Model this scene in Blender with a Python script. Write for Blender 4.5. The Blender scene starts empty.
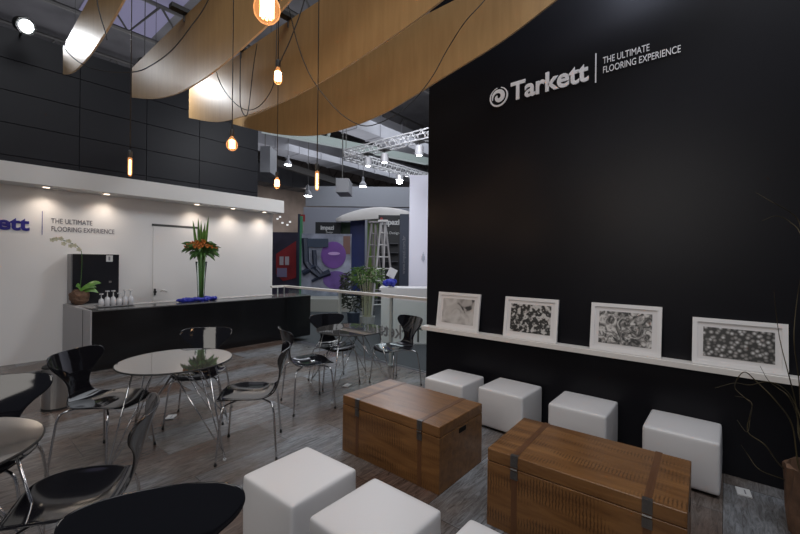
import bpy, bmesh, math, random
from mathutils import Vector, Matrix
random.seed(7)
C = bpy.context.scene.collection
sc = bpy.context.scene
PI = math.pi

# ---------------------------------------------------------------- camera
F_PX, YAW, ROLL, CY, CAM_H = 389.60, 0.8748, 0.0104, 261.365, 1.608
Fv = Vector((math.sin(YAW), math.cos(YAW), 0)); R0 = Vector((math.cos(YAW), -math.sin(YAW), 0)); U0 = Vector((0, 0, 1))
Rv = R0*math.cos(ROLL) + U0*math.sin(ROLL); Uv = U0*math.cos(ROLL) - R0*math.sin(ROLL)
cam_d = bpy.data.cameras.new('camera'); cam = bpy.data.objects.new('camera', cam_d); C.objects.link(cam)
cam.matrix_world = Matrix(((Rv.x, Uv.x, -Fv.x, 0), (Rv.y, Uv.y, -Fv.y, 0), (Rv.z, Uv.z, -Fv.z, CAM_H), (0, 0, 0, 1)))
cam_d.sensor_width = 36; cam_d.lens = F_PX/800*36; cam_d.shift_y = (CY-267)/800
cam_d.clip_start = 0.05; cam_d.clip_end = 200
sc.camera = cam

def at(px, py, d):
    """world point seen at a place of the photo, at distance d in front of the viewer"""
    return Vector((0, 0, CAM_H)) + (Fv + Rv*((px-400)/F_PX) + Uv*((CY-py)/F_PX))*d

# ---------------------------------------------------------------- world, lights, exposure
w = bpy.data.worlds.new('world'); sc.world = w; w.use_nodes = True
w.node_tree.nodes['Background'].inputs[0].default_value = (0.62, 0.68, 0.85, 1)
w.node_tree.nodes['Background'].inputs[1].default_value = 0.10
sc.view_settings.view_transform = 'Standard'; sc.view_settings.look = 'None'
sc.view_settings.gamma = 1; sc.view_settings.exposure = 0.0; sc.view_settings.use_curve_mapping = False

def area(name, loc, target, size, power, col):
    d = bpy.data.lights.new(name, 'AREA'); d.shape = 'RECTANGLE'; d.size, d.size_y = size; d.energy = power; d.color = col
    o = bpy.data.objects.new(name, d); C.objects.link(o); o.location = loc
    o.rotation_euler = (Vector(target)-Vector(loc)).to_track_quat('-Z', 'Y').to_euler(); return o
def spot(name, loc, target, power, col, angle, blend=0.5, r=0.05):
    d = bpy.data.lights.new(name, 'SPOT'); d.energy = power; d.color = col; d.spot_size = math.radians(angle); d.spot_blend = blend; d.shadow_soft_size = r
    o = bpy.data.objects.new(name, d); C.objects.link(o); o.location = loc
    o.rotation_euler = (Vector(target)-Vector(loc)).to_track_quat('-Z', 'Y').to_euler(); return o
area('hall_light', (0.5, -0.5, 8.2), (1.5, 2.0, 0), (5, 5), 330, (0.93, 0.95, 1.0))
area('hall_light_aisle', (9.5, 7.5, 8.3), (9.5, 8.0, 0), (8, 8), 420, (0.88, 0.93, 1.0))
area('hall_light_far', (18, 15, 8.3), (18, 15, 0), (10, 10), 700, (0.85, 0.9, 1.0))
area('roof_fill', (8, 14, 6.5), (8, 14, 12), (16, 14), 600, (0.9, 0.92, 1.0))  # added upward fill so the roof isn't black; no real fixture
area('hall_back_fill', (26, 30, 8.4), (26, 32, 0), (12, 12), 900, (1.0, 0.93, 0.88))  # added fill brightening the black far end of the hall
area('next_booth_fill', (4.9, 4.3, 5.0), (7.2, 6.0, 1.6), (1.2, 1.2), 130, (0.93, 0.95, 1.0))  # added fill on the next booth's fabric wall and counter front
spot('wall_wash', (2.6, 0.8, 5.0), (3.91, 0.55, 4.2), 55, (.72, .78, 1), 95, 1.0, .22)
area('left_fill', (-2.6, 1.2, 3.0), (3.5, 3.0, 1.2), (2.5, 2.0), 55, (1.0, 0.95, 0.89))  # added warm fill from the left for the plywood board faces

# ---------------------------------------------------------------- materials
MATS = {}
def mat(name, col, rough=0.5, metal=0.0, emit=None, strength=0, spec=0.5, coat=0.0, bump=0.0, bscale=50, var=0.0, vscale=3):
    if name in MATS: return MATS[name]
    m = bpy.data.materials.new(name); m.use_nodes = True; nt = m.node_tree; b = nt.nodes['Principled BSDF']
    b.inputs['Base Color'].default_value = (*col, 1); b.inputs['Roughness'].default_value = rough; b.inputs['Metallic'].default_value = metal
    b.inputs['Specular IOR Level'].default_value = spec; b.inputs['Coat Weight'].default_value = coat; b.inputs['Coat Roughness'].default_value = 0.05
    if emit: b.inputs['Emission Color'].default_value = (*emit, 1); b.inputs['Emission Strength'].default_value = strength
    tc = nt.nodes.new('ShaderNodeTexCoord')
    if var > 0:
        n = nt.nodes.new('ShaderNodeTexNoise'); n.inputs['Scale'].default_value = vscale; n.inputs['Detail'].default_value = 4
        r = nt.nodes.new('ShaderNodeValToRGB'); r.color_ramp.elements[0].position = .3; r.color_ramp.elements[1].position = .7
        r.color_ramp.elements[0].color = (*[c*(1-var) for c in col], 1); r.color_ramp.elements[1].color = (*[min(1, c*(1+var)) for c in col], 1)
        nt.links.new(tc.outputs['Object'], n.inputs['Vector']); nt.links.new(n.outputs['Fac'], r.inputs['Fac']); nt.links.new(r.outputs['Color'], b.inputs['Base Color'])
    if bump > 0:
        n = nt.nodes.new('ShaderNodeTexNoise'); n.inputs['Scale'].default_value = bscale; n.inputs['Detail'].default_value = 3
        bp = nt.nodes.new('ShaderNodeBump'); bp.inputs['Strength'].default_value = bump; bp.inputs['Distance'].default_value = 0.01
        nt.links.new(tc.outputs['Object'], n.inputs['Vector']); nt.links.new(n.outputs['Fac'], bp.inputs['Height']); nt.links.new(bp.outputs['Normal'], b.inputs['Normal'])
    MATS[name] = m; return m

def glass_mat(name, tint=(0.92, 0.97, 0.95), refl=0.12):
    m = bpy.data.materials.new(name); m.use_nodes = True; nt = m.node_tree; nt.nodes.remove(nt.nodes['Principled BSDF'])
    out = nt.nodes['Material Output']; t = nt.nodes.new('ShaderNodeBsdfTransparent'); t.inputs[0].default_value = (*tint, 1)
    g = nt.nodes.new('ShaderNodeBsdfGlossy'); g.inputs['Roughness'].default_value = 0.02
    fr = nt.nodes.new('ShaderNodeLayerWeight'); fr.inputs['Blend'].default_value = refl
    mx = nt.nodes.new('ShaderNodeMixShader'); nt.links.new(fr.outputs['Fresnel'], mx.inputs[0]); nt.links.new(t.outputs[0], mx.inputs[1]); nt.links.new(g.outputs[0], mx.inputs[2])
    nt.links.new(mx.outputs[0], out.inputs['Surface']); MATS[name] = m; return m

def plank_mat():
    """grey and brown worn vinyl planks with a soft sheen"""
    m = bpy.data.materials.new('vinyl_planks'); m.use_nodes = True; nt = m.node_tree; b = nt.nodes['Principled BSDF']; L = nt.links
    tc = nt.nodes.new('ShaderNodeTexCoord')
    br = nt.nodes.new('ShaderNodeTexBrick'); br.inputs['Scale'].default_value = 1.0; br.inputs['Brick Width'].default_value = 1.25; br.inputs['Row Height'].default_value = 0.5
    br.inputs['Mortar Size'].default_value = 0.002; br.inputs['Mortar Smooth'].default_value = 0.3; br.offset = 0.37
    br.inputs['Color1'].default_value = (0, 0, 0, 1); br.inputs['Color2'].default_value = (1, 1, 1, 1); br.inputs['Mortar'].default_value = (0.5, 0.5, 0.5, 1)
    L.new(tc.outputs['Object'], br.inputs['Vector'])
    n1 = nt.nodes.new('ShaderNodeTexNoise'); n1.inputs['Scale'].default_value = 1.1; n1.inputs['Detail'].default_value = 5
    mp = nt.nodes.new('ShaderNodeMapping'); mp.inputs['Scale'].default_value = (1.0, 1.6, 1); L.new(tc.outputs['Object'], mp.inputs['Vector']); L.new(mp.outputs['Vector'], n1.inputs['Vector'])
    add = nt.nodes.new('ShaderNodeMix'); add.data_type = 'RGBA'; add.inputs[0].default_value = 0.25
    L.new(n1.outputs['Fac'], add.inputs[6]); L.new(br.outputs['Color'], add.inputs[7])
    ramp = nt.nodes.new('ShaderNodeValToRGB'); e = ramp.color_ramp.elements
    e[0].position = 0.36; e[0].color = (0.098, 0.066, 0.052, 1); e[1].position = 0.62; e[1].color = (0.19, 0.20, 0.215, 1)
    q = ramp.color_ramp.elements.new(0.48); q.color = (0.135, 0.118, 0.108, 1)
    L.new(add.outputs[2], ramp.inputs['Fac'])
    n2 = nt.nodes.new('ShaderNodeTexNoise'); n2.inputs['Scale'].default_value = 9; n2.inputs['Detail'].default_value = 9; n2.inputs['Roughness'].default_value = 0.75; n2.inputs['Distortion'].default_value = 1.5
    mp2 = nt.nodes.new('ShaderNodeMapping'); mp2.inputs['Scale'].default_value = (0.5, 3.0, 1); L.new(tc.outputs['Object'], mp2.inputs['Vector']); L.new(mp2.outputs['Vector'], n2.inputs['Vector'])
    r2 = nt.nodes.new('ShaderNodeValToRGB'); r2.color_ramp.elements[0].position = 0.35; r2.color_ramp.elements[0].color = (0.45, 0.42, 0.4, 1); r2.color_ramp.elements[1].position = 0.62; r2.color_ramp.elements[1].color = (1.3, 1.3, 1.3, 1)
    L.new(n2.outputs['Fac'], r2.inputs['Fac'])
    mu = nt.nodes.new('ShaderNodeMix'); mu.data_type = 'RGBA'; mu.blend_type = 'MULTIPLY'; mu.inputs[0].default_value = 1
    L.new(ramp.outputs['Color'], mu.inputs[6]); L.new(r2.outputs['Color'], mu.inputs[7])
    dk = nt.nodes.new('ShaderNodeMix'); dk.data_type = 'RGBA'; L.new(br.outputs['Fac'], dk.inputs[0]); L.new(mu.outputs[2], dk.inputs[6]); dk.inputs[7].default_value = (0.03, 0.027, 0.025, 1)
    L.new(dk.outputs[2], b.inputs['Base Color'])
    b.inputs['Roughness'].default_value = 0.27; b.inputs['Specular IOR Level'].default_value = 0.5
    bp = nt.nodes.new('ShaderNodeBump'); bp.inputs['Strength'].default_value = 0.06; bp.inputs['Distance'].default_value = 0.01; L.new(n2.outputs['Fac'], bp.inputs['Height']); L.new(bp.outputs['Normal'], b.inputs['Normal'])
    MATS['planks'] = m; return m

def wood_mat(name, c1, c2, grain=(1, 14, 14), saw=0.0, rough=0.4, coat=0.0, scale=2.0):
    m = bpy.data.materials.new(name); m.use_nodes = True; nt = m.node_tree; b = nt.nodes['Principled BSDF']; L = nt.links
    tc = nt.nodes.new('ShaderNodeTexCoord'); mp = nt.nodes.new('ShaderNodeMapping'); mp.inputs['Scale'].default_value = grain
    n = nt.nodes.new('ShaderNodeTexNoise'); n.inputs['Scale'].default_value = scale; n.inputs['Detail'].default_value = 7; n.inputs['Roughness'].default_value = 0.6; n.inputs['Distortion'].default_value = 0.5
    r = nt.nodes.new('ShaderNodeValToRGB'); r.color_ramp.elements[0].position = 0.32; r.color_ramp.elements[0].color = (*c1, 1); r.color_ramp.elements[1].position = 0.68; r.color_ramp.elements[1].color = (*c2, 1)
    L.new(tc.outputs['Object'], mp.inputs['Vector']); L.new(mp.outputs['Vector'], n.inputs['Vector']); L.new(n.outputs['Fac'], r.inputs['Fac'])
    col = r.outputs['Color']
    if saw > 0:   # rough saw-blade marks across the grain, in patches
        wv = nt.nodes.new('ShaderNodeTexWave'); wv.wave_type = 'BANDS'; wv.bands_direction = 'Y'; wv.inputs['Scale'].default_value = 18.0; wv.inputs['Distortion'].default_value = 3; wv.inputs['Detail'].default_value = 3; wv.inputs['Detail Scale'].default_value = 2.0
        L.new(tc.outputs['Object'], wv.inputs['Vector'])
        n2 = nt.nodes.new('ShaderNodeTexNoise'); n2.inputs['Scale'].default_value = 3.0; mp2 = nt.nodes.new('ShaderNodeMapping'); mp2.inputs['Scale'].default_value = (4, 1, 3)
        L.new(tc.outputs['Object'], mp2.inputs['Vector']); L.new(mp2.outputs['Vector'], n2.inputs['Vector'])
        r3 = nt.nodes.new('ShaderNodeValToRGB'); r3.color_ramp.elements[0].position = 0.45; r3.color_ramp.elements[1].position = 0.62; L.new(n2.outputs['Fac'], r3.inputs['Fac'])
        r4 = nt.nodes.new('ShaderNodeValToRGB'); r4.color_ramp.elements[0].position = 0.15; r4.color_ramp.elements[1].position = 0.5; r4.color_ramp.elements[0].color = (1, 1, 1, 1); r4.color_ramp.elements[1].color = (0, 0, 0, 1); L.new(wv.outputs['Fac'], r4.inputs['Fac'])
        mm = nt.nodes.new('ShaderNodeMath'); mm.operation = 'MULTIPLY'; L.new(r3.outputs['Color'], mm.inputs[0]); L.new(r4.outputs['Color'], mm.inputs[1])
        m3 = nt.nodes.new('ShaderNodeMath'); m3.operation = 'MULTIPLY'; m3.inputs[1].default_value = saw; L.new(mm.outputs[0], m3.inputs[0])
        mx = nt.nodes.new('ShaderNodeMix'); mx.data_type = 'RGBA'; L.new(m3.outputs[0], mx.inputs[0]); L.new(col, mx.inputs[6]); mx.inputs[7].default_value = (c1[0]*.35, c1[1]*.32, c1[2]*.3, 1)
        col = mx.outputs[2]
    L.new(col, b.inputs['Base Color']); b.inputs['Roughness'].default_value = rough; b.inputs['Coat Weight'].default_value = coat; b.inputs['Coat Roughness'].default_value = 0.15
    bp = nt.nodes.new('ShaderNodeBump'); bp.inputs['Strength'].default_value = 0.12; bp.inputs['Distance'].default_value = 0.01; L.new(n.outputs['Fac'], bp.inputs['Height']); L.new(bp.outputs['Normal'], b.inputs['Normal'])
    MATS[name] = m; return m

def print_mat(name, kind, seed):
    """abstract black and white print"""
    m = bpy.data.materials.new(name); m.use_nodes = True; nt = m.node_tree; b = nt.nodes['Principled BSDF']; L = nt.links
    tc = nt.nodes.new('ShaderNodeTexCoord'); mp = nt.nodes.new('ShaderNodeMapping'); mp.inputs['Location'].default_value = (seed*3.1, seed*1.7, seed*2.3); L.new(tc.outputs['Object'], mp.inputs['Vector'])
    if kind == 'wave':
        t = nt.nodes.new('ShaderNodeTexWave'); t.inputs['Scale'].default_value = 15; t.inputs['Distortion'].default_value = 7; t.inputs['Detail'].default_value = 2; t.inputs['Detail Scale'].default_value = 1.4; o = t.outputs['Fac']
    elif kind == 'cell':
        t = nt.nodes.new('ShaderNodeTexVoronoi'); t.inputs['Scale'].default_value = 34; t.feature = 'F1'; o = t.outputs['Distance']
    elif kind == 'blob':
        t = nt.nodes.new('ShaderNodeTexNoise'); t.inputs['Scale'].default_value = 11; t.inputs['Distortion'].default_value = 2.5; t.inputs['Detail'].default_value = 3; o = t.outputs['Fac']
    else:
        t = nt.nodes.new('ShaderNodeTexNoise'); t.inputs['Scale'].default_value = 6; t.inputs['Distortion'].default_value = 1.2; t.inputs['Detail'].default_value = 2; o = t.outputs['Fac']
    L.new(mp.outputs['Vector'], t.inputs['Vector'])
    r = nt.nodes.new('ShaderNodeValToRGB'); e = r.color_ramp.elements
    P = {'wave': ((.2, .02), (.55, .25), (.85, .55)), 'cell': ((.12, .6), (.35, .22), (.6, .03)), 'blob': ((.38, .02), (.5, .2), (.62, .6)), 'pale': ((.34, .04), (.42, .4), (.6, .55))}[kind]
    e[0].position = P[0][0]; e[0].color = (*[P[0][1]]*3, 1); e[1].position = P[2][0]; e[1].color = (P[2][1], P[2][1]*.97, P[2][1]*.93, 1)
    q = e.new(P[1][0]); q.color = (P[1][1], P[1][1]*.95, P[1][1]*.9, 1)
    L.new(o, r.inputs['Fac']); L.new(r.outputs['Color'], b.inputs['Base Color']); b.inputs['Roughness'].default_value = .4
    MATS[name] = m; return m

planks = plank_mat()
M_black = mat('black_wall_paint', (0.008, 0.008, 0.0105), 0.36, spec=0.17, var=0.15, vscale=1.2)
M_panel = mat('black_panel', (0.0075, 0.008, 0.0115), 0.45, spec=0.25)
M_white = mat('white_wall_paint', (0.72, 0.71, 0.70), 0.5)
M_can = mat('white_fascia_paint', (0.66, 0.65, 0.63), 0.55)
M_cube = mat('white_leatherette', (0.64, 0.635, 0.64), 0.42, bump=0.05, bscale=14)
M_chrome = mat('chrome', (0.62, 0.62, 0.63), 0.18, 1.0)
M_steel = mat('brushed_steel', (0.55, 0.54, 0.52), 0.3, 1.0)
M_shell = mat('black_lacquered_plywood', (0.006, 0.006, 0.008), 0.07, spec=0.6)
M_rubber = mat('black_rubber', (0.015, 0.015, 0.015), 0.6)
M_tabletop = mat('black_mirror_glass', (0.40, 0.385, 0.37), 0.03, 0.9)
M_bar = mat('black_bar_laminate', (0.008, 0.008, 0.009), 0.16, spec=0.45)
M_barside = mat('grey_laminate', (0.36, 0.35, 0.36), 0.35)
M_bartop = mat('pale_stone_top', (0.45, 0.44, 0.43), 0.2)
M_ledge = mat('white_ledge', (0.72, 0.69, 0.65), 0.4)
M_frame = mat('white_frame', (0.75, 0.74, 0.73), 0.4)
M_letter = mat('silver_letters', (0.88, 0.89, 0.93), 0.35)
M_blue = mat('blue_letters', (0.012, 0.014, 0.22), 0.35)
M_grey_letter = mat('grey_letters', (0.10, 0.10, 0.12), 0.4)
M_cord = mat('black_cord', (0.012, 0.011, 0.011), 0.5)
M_ply = wood_mat('birch_plywood', (0.31, 0.185, 0.075), (0.38, 0.235, 0.10), grain=(1, 4, .4), rough=0.45, scale=3.5)
M_plyedge = mat('plywood_edge', (0.62, 0.46, 0.28), 0.5)
M_mango = wood_mat('rough_mango_wood', (0.12, 0.052, 0.017), (0.235, 0.112, 0.038), grain=(9, 1, 9), saw=0.7, rough=0.32, scale=2.2)
M_strap = wood_mat('dark_strap_wood', (0.085, 0.034, 0.013), (0.14, 0.062, 0.024), grain=(1, 9, 1), rough=0.4)
M_iron = mat('dark_iron', (0.16, 0.155, 0.15), 0.35, 0.85)
M_hole = mat('dark_recess', (0.006, 0.005, 0.004), 0.8)
M_glass = glass_mat('rail_glass', (0.93, 0.97, 0.955), 0.12)
M_bulbglass = glass_mat('amber_bulb_glass', (1.0, 0.86, 0.70), 0.08)
_nt = M_bulbglass.node_tree; _e = _nt.nodes.new('ShaderNodeEmission'); _e.inputs[0].default_value = (1.0, .42, .16, 1); _e.inputs[1].default_value = .32
_a = _nt.nodes.new('ShaderNodeAddShader'); _mx = [n for n in _nt.nodes if n.type == 'MIX_SHADER'][0]
_nt.links.new(_mx.outputs[0], _a.inputs[0]); _nt.links.new(_e.outputs[0], _a.inputs[1]); _nt.links.new(_a.outputs[0], _nt.nodes['Material Output'].inputs['Surface'])
M_vase = glass_mat('clear_glass', (0.93, 0.97, 0.95), 0.12)
M_fil = mat('glowing_filament', (1, .6, .3), 0.5, emit=(1.0, 0.50, 0.20), strength=16)
M_halo = mat('hot_core', (1, .8, .5), 0.5, emit=(1.0, 0.66, 0.36), strength=9)
M_lamp = mat('lamp_face', (1, 1, 1), 0.5, emit=(0.93, 0.96, 1.0), strength=25)
M_bright = mat('floodlight_face', (1, 1, 1), 0.5, emit=(0.93, 0.96, 1.0), strength=120)
M_down = mat('downlight_face', (1, 1, 1), 0.5, emit=(1.0, 0.80, 0.62), strength=6)
M_carpet = mat('grey_aisle_carpet', (0.045, 0.047, 0.055), 0.9, var=0.15, vscale=30)
M_pale_carpet = mat('pale_booth_floor', (0.30, 0.29, 0.30), 0.5)
M_hall = mat('hall_cladding', (0.34, 0.29, 0.27), 0.7, var=0.25, vscale=0.5)
M_roof = mat('hall_roof', (0.12, 0.115, 0.12), 0.8, var=0.3, vscale=0.6)
M_sky = mat('skylight_panel', (0.2, 0.19, 0.28), 0.6, emit=(0.42, 0.38, 0.62), strength=0.12)
M_duct = mat('galvanised_duct', (0.30, 0.30, 0.32), 0.5, 0.1, var=0.15, vscale=0.8)
M_girder = mat('pale_green_steel', (0.24, 0.28, 0.26), 0.5)
M_darksteel = mat('dark_steel', (0.09, 0.085, 0.08), 0.6)
M_alu = mat('truss_aluminium', (0.68, 0.68, 0.70), 0.35, 0.3)
M_booth = mat('white_fabric_wall', (0.66, 0.66, 0.76), 0.7)
M_leaf = mat('green_leaf', (0.05, 0.13, 0.025), 0.4, var=0.4, vscale=9)
M_leaf2 = mat('fresh_green_leaf', (0.10, 0.22, 0.04), 0.35, var=0.3, vscale=12)
M_orange = mat('orange_petal', (0.52, 0.17, 0.03), 0.5, var=0.5, vscale=30)
M_petal = mat('cream_petal', (0.52, 0.50, 0.36), 0.5)
M_bluecloth = mat('royal_blue_cloth', (0.012, 0.02, 0.30), 0.6)
M_bark = mat('brown_bark', (0.11, 0.06, 0.035), 0.8, bump=0.6, bscale=30, var=0.4, vscale=10)
M_twig = mat('olive_twig', (0.05, 0.038, 0.013), 0.7)
M_paper = mat('white_plastic', (0.6, 0.6, 0.6), 0.5)
M_ink = mat('grey_ink', (0.2, 0.2, 0.22), 0.6)
M_ladder = mat('worn_aluminium', (0.5, 0.48, 0.48), 0.45, 0.3)

# ---------------------------------------------------------------- helpers
def tag(o, label, cat, group=None):
    o['label'] = label; o['category'] = cat
    if group: o['group'] = group
    return o
def thing(name, label, cat, loc=(0, 0, 0), rz=0.0, group=None):
    o = bpy.data.objects.new(name, None); C.objects.link(o); o.location = loc; o.rotation_euler = (0, 0, rz); o.empty_display_size = 0.1
    return tag(o, label, cat, group)
def link(name, me, m, parent=None, smooth=False):
    o = bpy.data.objects.new(name, me); C.objects.link(o)
    for mm in (m if isinstance(m, (list, tuple)) else [m]): me.materials.append(mm)
    if parent: o.parent = parent
    if smooth:
        for p in me.polygons: p.use_smooth = True
    return o
def obj(name, bm, m, parent=None, smooth=False, bevel=0, seg=2):
    bmesh.ops.recalc_face_normals(bm, faces=bm.faces)
    me = bpy.data.meshes.new(name); bm.to_mesh(me); bm.free()
    o = link(name, me, m, parent, smooth)
    if bevel:
        b = o.modifiers.new('bevel', 'BEVEL'); b.width = bevel; b.segments = seg; b.limit_method = 'ANGLE'
        if seg > 1:
            for p in me.polygons: p.use_smooth = True
            wn = o.modifiers.new('wn', 'WEIGHTED_NORMAL'); wn.keep_sharp = True
    return o
def struct(o): o['kind'] = 'structure'; return o
def box(bm, x0, x1, y0, y1, z0, z1, mi=0):
    v = [bm.verts.new(p) for p in ((x0, y0, z0), (x1, y0, z0), (x1, y1, z0), (x0, y1, z0), (x0, y0, z1), (x1, y0, z1), (x1, y1, z1), (x0, y1, z1))]
    for f in ((0, 3, 2, 1), (4, 5, 6, 7), (0, 1, 5, 4), (1, 2, 6, 5), (2, 3, 7, 6), (3, 0, 4, 7)):
        bm.faces.new([v[i] for i in f]).material_index = mi
def NB(): return bmesh.new()
def boxo(name, x0, x1, y0, y1, z0, z1, m, parent=None, bevel=0, seg=2):
    bm = NB(); box(bm, x0, x1, y0, y1, z0, z1); return obj(name, bm, m, parent, bevel=bevel, seg=seg)
def tube(bm, pts, r, n=8, cap=True, mi=0):
    pts = [Vector(p) for p in pts]; rs = r if isinstance(r, (list, tuple)) else [r]*len(pts); rings = []
    T0 = (pts[1]-pts[0]).normalized(); up = Vector((0, 0, 1)) if abs(T0.z) < .9 else Vector((1, 0, 0)); N = T0.cross(up).normalized()
    for i, p in enumerate(pts):
        T = (pts[min(i+1, len(pts)-1)] - pts[max(i-1, 0)]).normalized()
        N = (N - T*N.dot(T)).normalized(); B = T.cross(N)
        rings.append([bm.verts.new(p + (N*math.cos(2*PI*k/n) + B*math.sin(2*PI*k/n))*rs[i]) for k in range(n)])
    for a, b in zip(rings, rings[1:]):
        for k in range(n): bm.faces.new((a[k], a[(k+1) % n], b[(k+1) % n], b[k])).material_index = mi
    if cap:
        bm.faces.new(rings[0][::-1]).material_index = mi; bm.faces.new(rings[-1]).material_index = mi
def lathe(bm, prof, c=(0, 0, 0), n=24, axis=None):
    rings = []; c = Vector(c)
    for r, z in prof: rings.append([bm.verts.new(c + Vector((max(r, 1e-4)*math.cos(2*PI*k/n), max(r, 1e-4)*math.sin(2*PI*k/n), z))) for k in range(n)])
    for a, b in zip(rings, rings[1:]):
        for k in range(n): bm.faces.new((a[k], a[(k+1) % n], b[(k+1) % n], b[k]))
    bm.faces.new(rings[0][::-1]); bm.faces.new(rings[-1])
def smoothpath(pts, sub=6):
    P = [Vector(p) for p in pts]; P = [P[0]*2-P[1]] + P + [P[-1]*2-P[-2]]; out = []
    for i in range(1, len(P)-2):
        for k in range(sub):
            t = k/sub; a, b, c, d = P[i-1], P[i], P[i+1], P[i+2]
            out.append(0.5*((2*b) + (c-a)*t + (2*a-5*b+4*c-d)*t*t + (3*b-a-3*c+d)*t**3))
    out.append(P[-2]); return out
def dup(root, loc, rz, label=None):
    r = root.copy(); C.objects.link(r); r.location = loc; r.rotation_euler = (0, 0, rz)
    if label: r['label'] = label
    for ch in list(root.children):
        c = ch.copy(); C.objects.link(c); c.parent = r
        for g in list(ch.children):
            d = g.copy(); C.objects.link(d); d.parent = c
    return r
def textmesh(name, body, size, m, parent, loc, rot, extrude=0.006, offset=0.0, sx=1.0, align='LEFT', spacing=1.0):
    cu = bpy.data.curves.new(name, 'FONT'); cu.body = body; cu.size = size; cu.extrude = extrude; cu.offset = offset; cu.align_x = align; cu.space_character = spacing; cu.resolution_u = 4
    o = bpy.data.objects.new(name+'_tmp', cu); C.objects.link(o); bpy.context.view_layer.update()
    me = bpy.data.meshes.new_from_object(o.evaluated_get(bpy.context.evaluated_depsgraph_get())); bpy.data.objects.remove(o); bpy.data.curves.remove(cu)
    me.materials.clear(); t = link(name, me, m, parent); t.location = loc; t.rotation_euler = rot; t.scale = (sx, 1, 1); return t

# ================================================================ SETTING
bm = NB(); box(bm, -4, 4.56, -3.5, 8.2, -0.10, 0.0); struct(obj('floor', bm, planks))
bm = NB(); box(bm, -14, 40, -6, 44, -0.16, -0.101); struct(obj('floor_hall', bm, M_carpet))
# right wall of the booth
struct(boxo('wall_right', 3.911, 4.10, -3.5, 2.83, 0.0, 5.4, M_black, bevel=0.002, seg=1))
# white wall behind the bar with a flush door
YW = 8.2
struct(boxo('wall_back', -4, 5.12, YW, YW+0.12, 0.0, 2.74, M_white))
bm = NB(); gx0, gx1, gz = -4, 4.73, 3.0
box(bm, gx0, gx1, YW+0.02, YW+0.14, 2.72, 5.02)
xs = [-2.3, -1.35, -0.4, 0.56, 1.53, 2.50, 3.44]; zs = [2.72, 3.13, 3.61, 4.09, 4.56, 5.0]
xs = [gx0] + xs + [gx1]
for a, b in zip(xs, xs[1:]):
    for c, d in zip(zs, zs[1:]): box(bm, a+.0035, b-.0035, YW, YW+0.03, c+.0035, d-.0035)
struct(obj('wall_upper', bm, M_panel, bevel=0.003, seg=1))
d = struct(boxo('door_1', 2.62, 3.42, YW-0.012, YW-0.0005, 0.01, 2.22, M_white, bevel=0.003, seg=1))
bm = NB(); box(bm, 2.60, 3.43, YW-0.016, YW-0.0005, 2.222, 2.262); struct(obj('door_gap_shade', bm, mat('shadow_gap', (0.05, 0.05, 0.05), 0.6)))  # dark strip coloured as the shade in the gap over the door
bm = NB(); tube(bm, [(2.655, YW-.013, .99), (2.655, YW-.05, .99)], .022, 12); box(bm, 2.64, 2.67, YW-.028, YW-.013, .93, 1.05); obj('door_handle', bm, M_rubber, d)
bm = NB(); tube(bm, smoothpath([(2.74, YW-.02, .99), (2.78, YW-.03, 1.02), (2.84, YW-.03, 1.0), (2.86, YW-.02, .985)]), .006, 6); tag(obj('wall_hook', bm, M_steel), 'small steel hook on the white wall, right of the black door handle', 'hook')
# fascia of the white bulkhead above the bar
can = struct(boxo('trim_bulkhead', -4, 5.16, 7.80, YW, 2.69, 2.97, M_can, bevel=0.004, seg=1))
for i, (x, lab) in enumerate(((1.10, 'leftmost recessed downlight, above the blue lettering'), (1.86, 'recessed downlight above the end of the grey tagline'), (3.32, 'recessed downlight right above the flower vase'), (4.05, 'recessed downlight second from the right end of the white bulkhead'), (4.78, 'recessed downlight nearest the right end of the white bulkhead'))):
    t = thing('downlight', lab, 'light', (x, 8.0, 2.69), 0, 'downlights under the white bulkhead')
    bm = NB(); lathe(bm, [(.062, -0.001), (.062, -.007), (.045, -.007), (.045, -.001)], n=20); obj('bezel', bm, M_can, t)
    bm = NB(); lathe(bm, [(.044, -.001), (.044, -.0045)], n=20); obj('lens', bm, M_down, t)
    spot('downlight_glow', (x, 8.0, 2.67), (x, 8.04, 0), 14, (1.0, 0.84, 0.70), 130, 1.0, .04)

# ================================================================ WALL SIGNS
def swirl(parent, m, loc, rot, R):
    bm = NB()
    # outer comma ring, then an inward spiral that thickens
    def strip(fn_c, n=60):
        prev = None
        for i in range(n+1):
            (cx, cz, nx, nz, wd) = fn_c(i/n)
            vs = [bm.verts.new((cx+nx*wd, cz+nz*wd, zz)) for zz in (0, .008)] + [bm.verts.new((cx-nx*wd, cz-nz*wd, zz)) for zz in (.008, 0)]
            if prev:
                for k in range(4): bm.faces.new((prev[k], prev[(k+1) % 4], vs[(k+1) % 4], vs[k]))
            else: bm.faces.new(vs)
            prev = vs
        bm.faces.new(prev[::-1])
    def ring(t):
        a = math.radians(75) - t*2*PI*0.93; wd = R*(0.035+0.06*math.sin(PI*min(1, t*1.1))); r = R*0.93
        return r*math.cos(a), r*math.sin(a), math.cos(a), math.sin(a), wd
    def spiral(t):
        a = math.radians(130) - t*2*PI*1.15 ; a = math.radians(200) - t*2*PI*1.2
        r = R*(0.70-0.52*t); wd = R*(0.03+0.20*math.sin(PI*min(1, t*1.0))**0.8)
        return r*math.cos(a)-R*.02, r*math.sin(a), math.cos(a), math.sin(a), wd
    strip(ring); strip(spiral)
    o = obj('swirl_emblem', bm, m, parent); o.location = loc; o.rotation_euler = rot
XR = 3.909
sign = thing('wall_sign', 'silver lettered logo and tagline high on the black right wall', 'sign', (XR, 1.2, 3.3))
rot = (PI/2, 0, -PI/2)
def S(y, z): return (-0.008, y-1.2, z-3.3)
swirl(sign, M_letter, S(1.892, 3.395), rot, 0.105)
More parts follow.
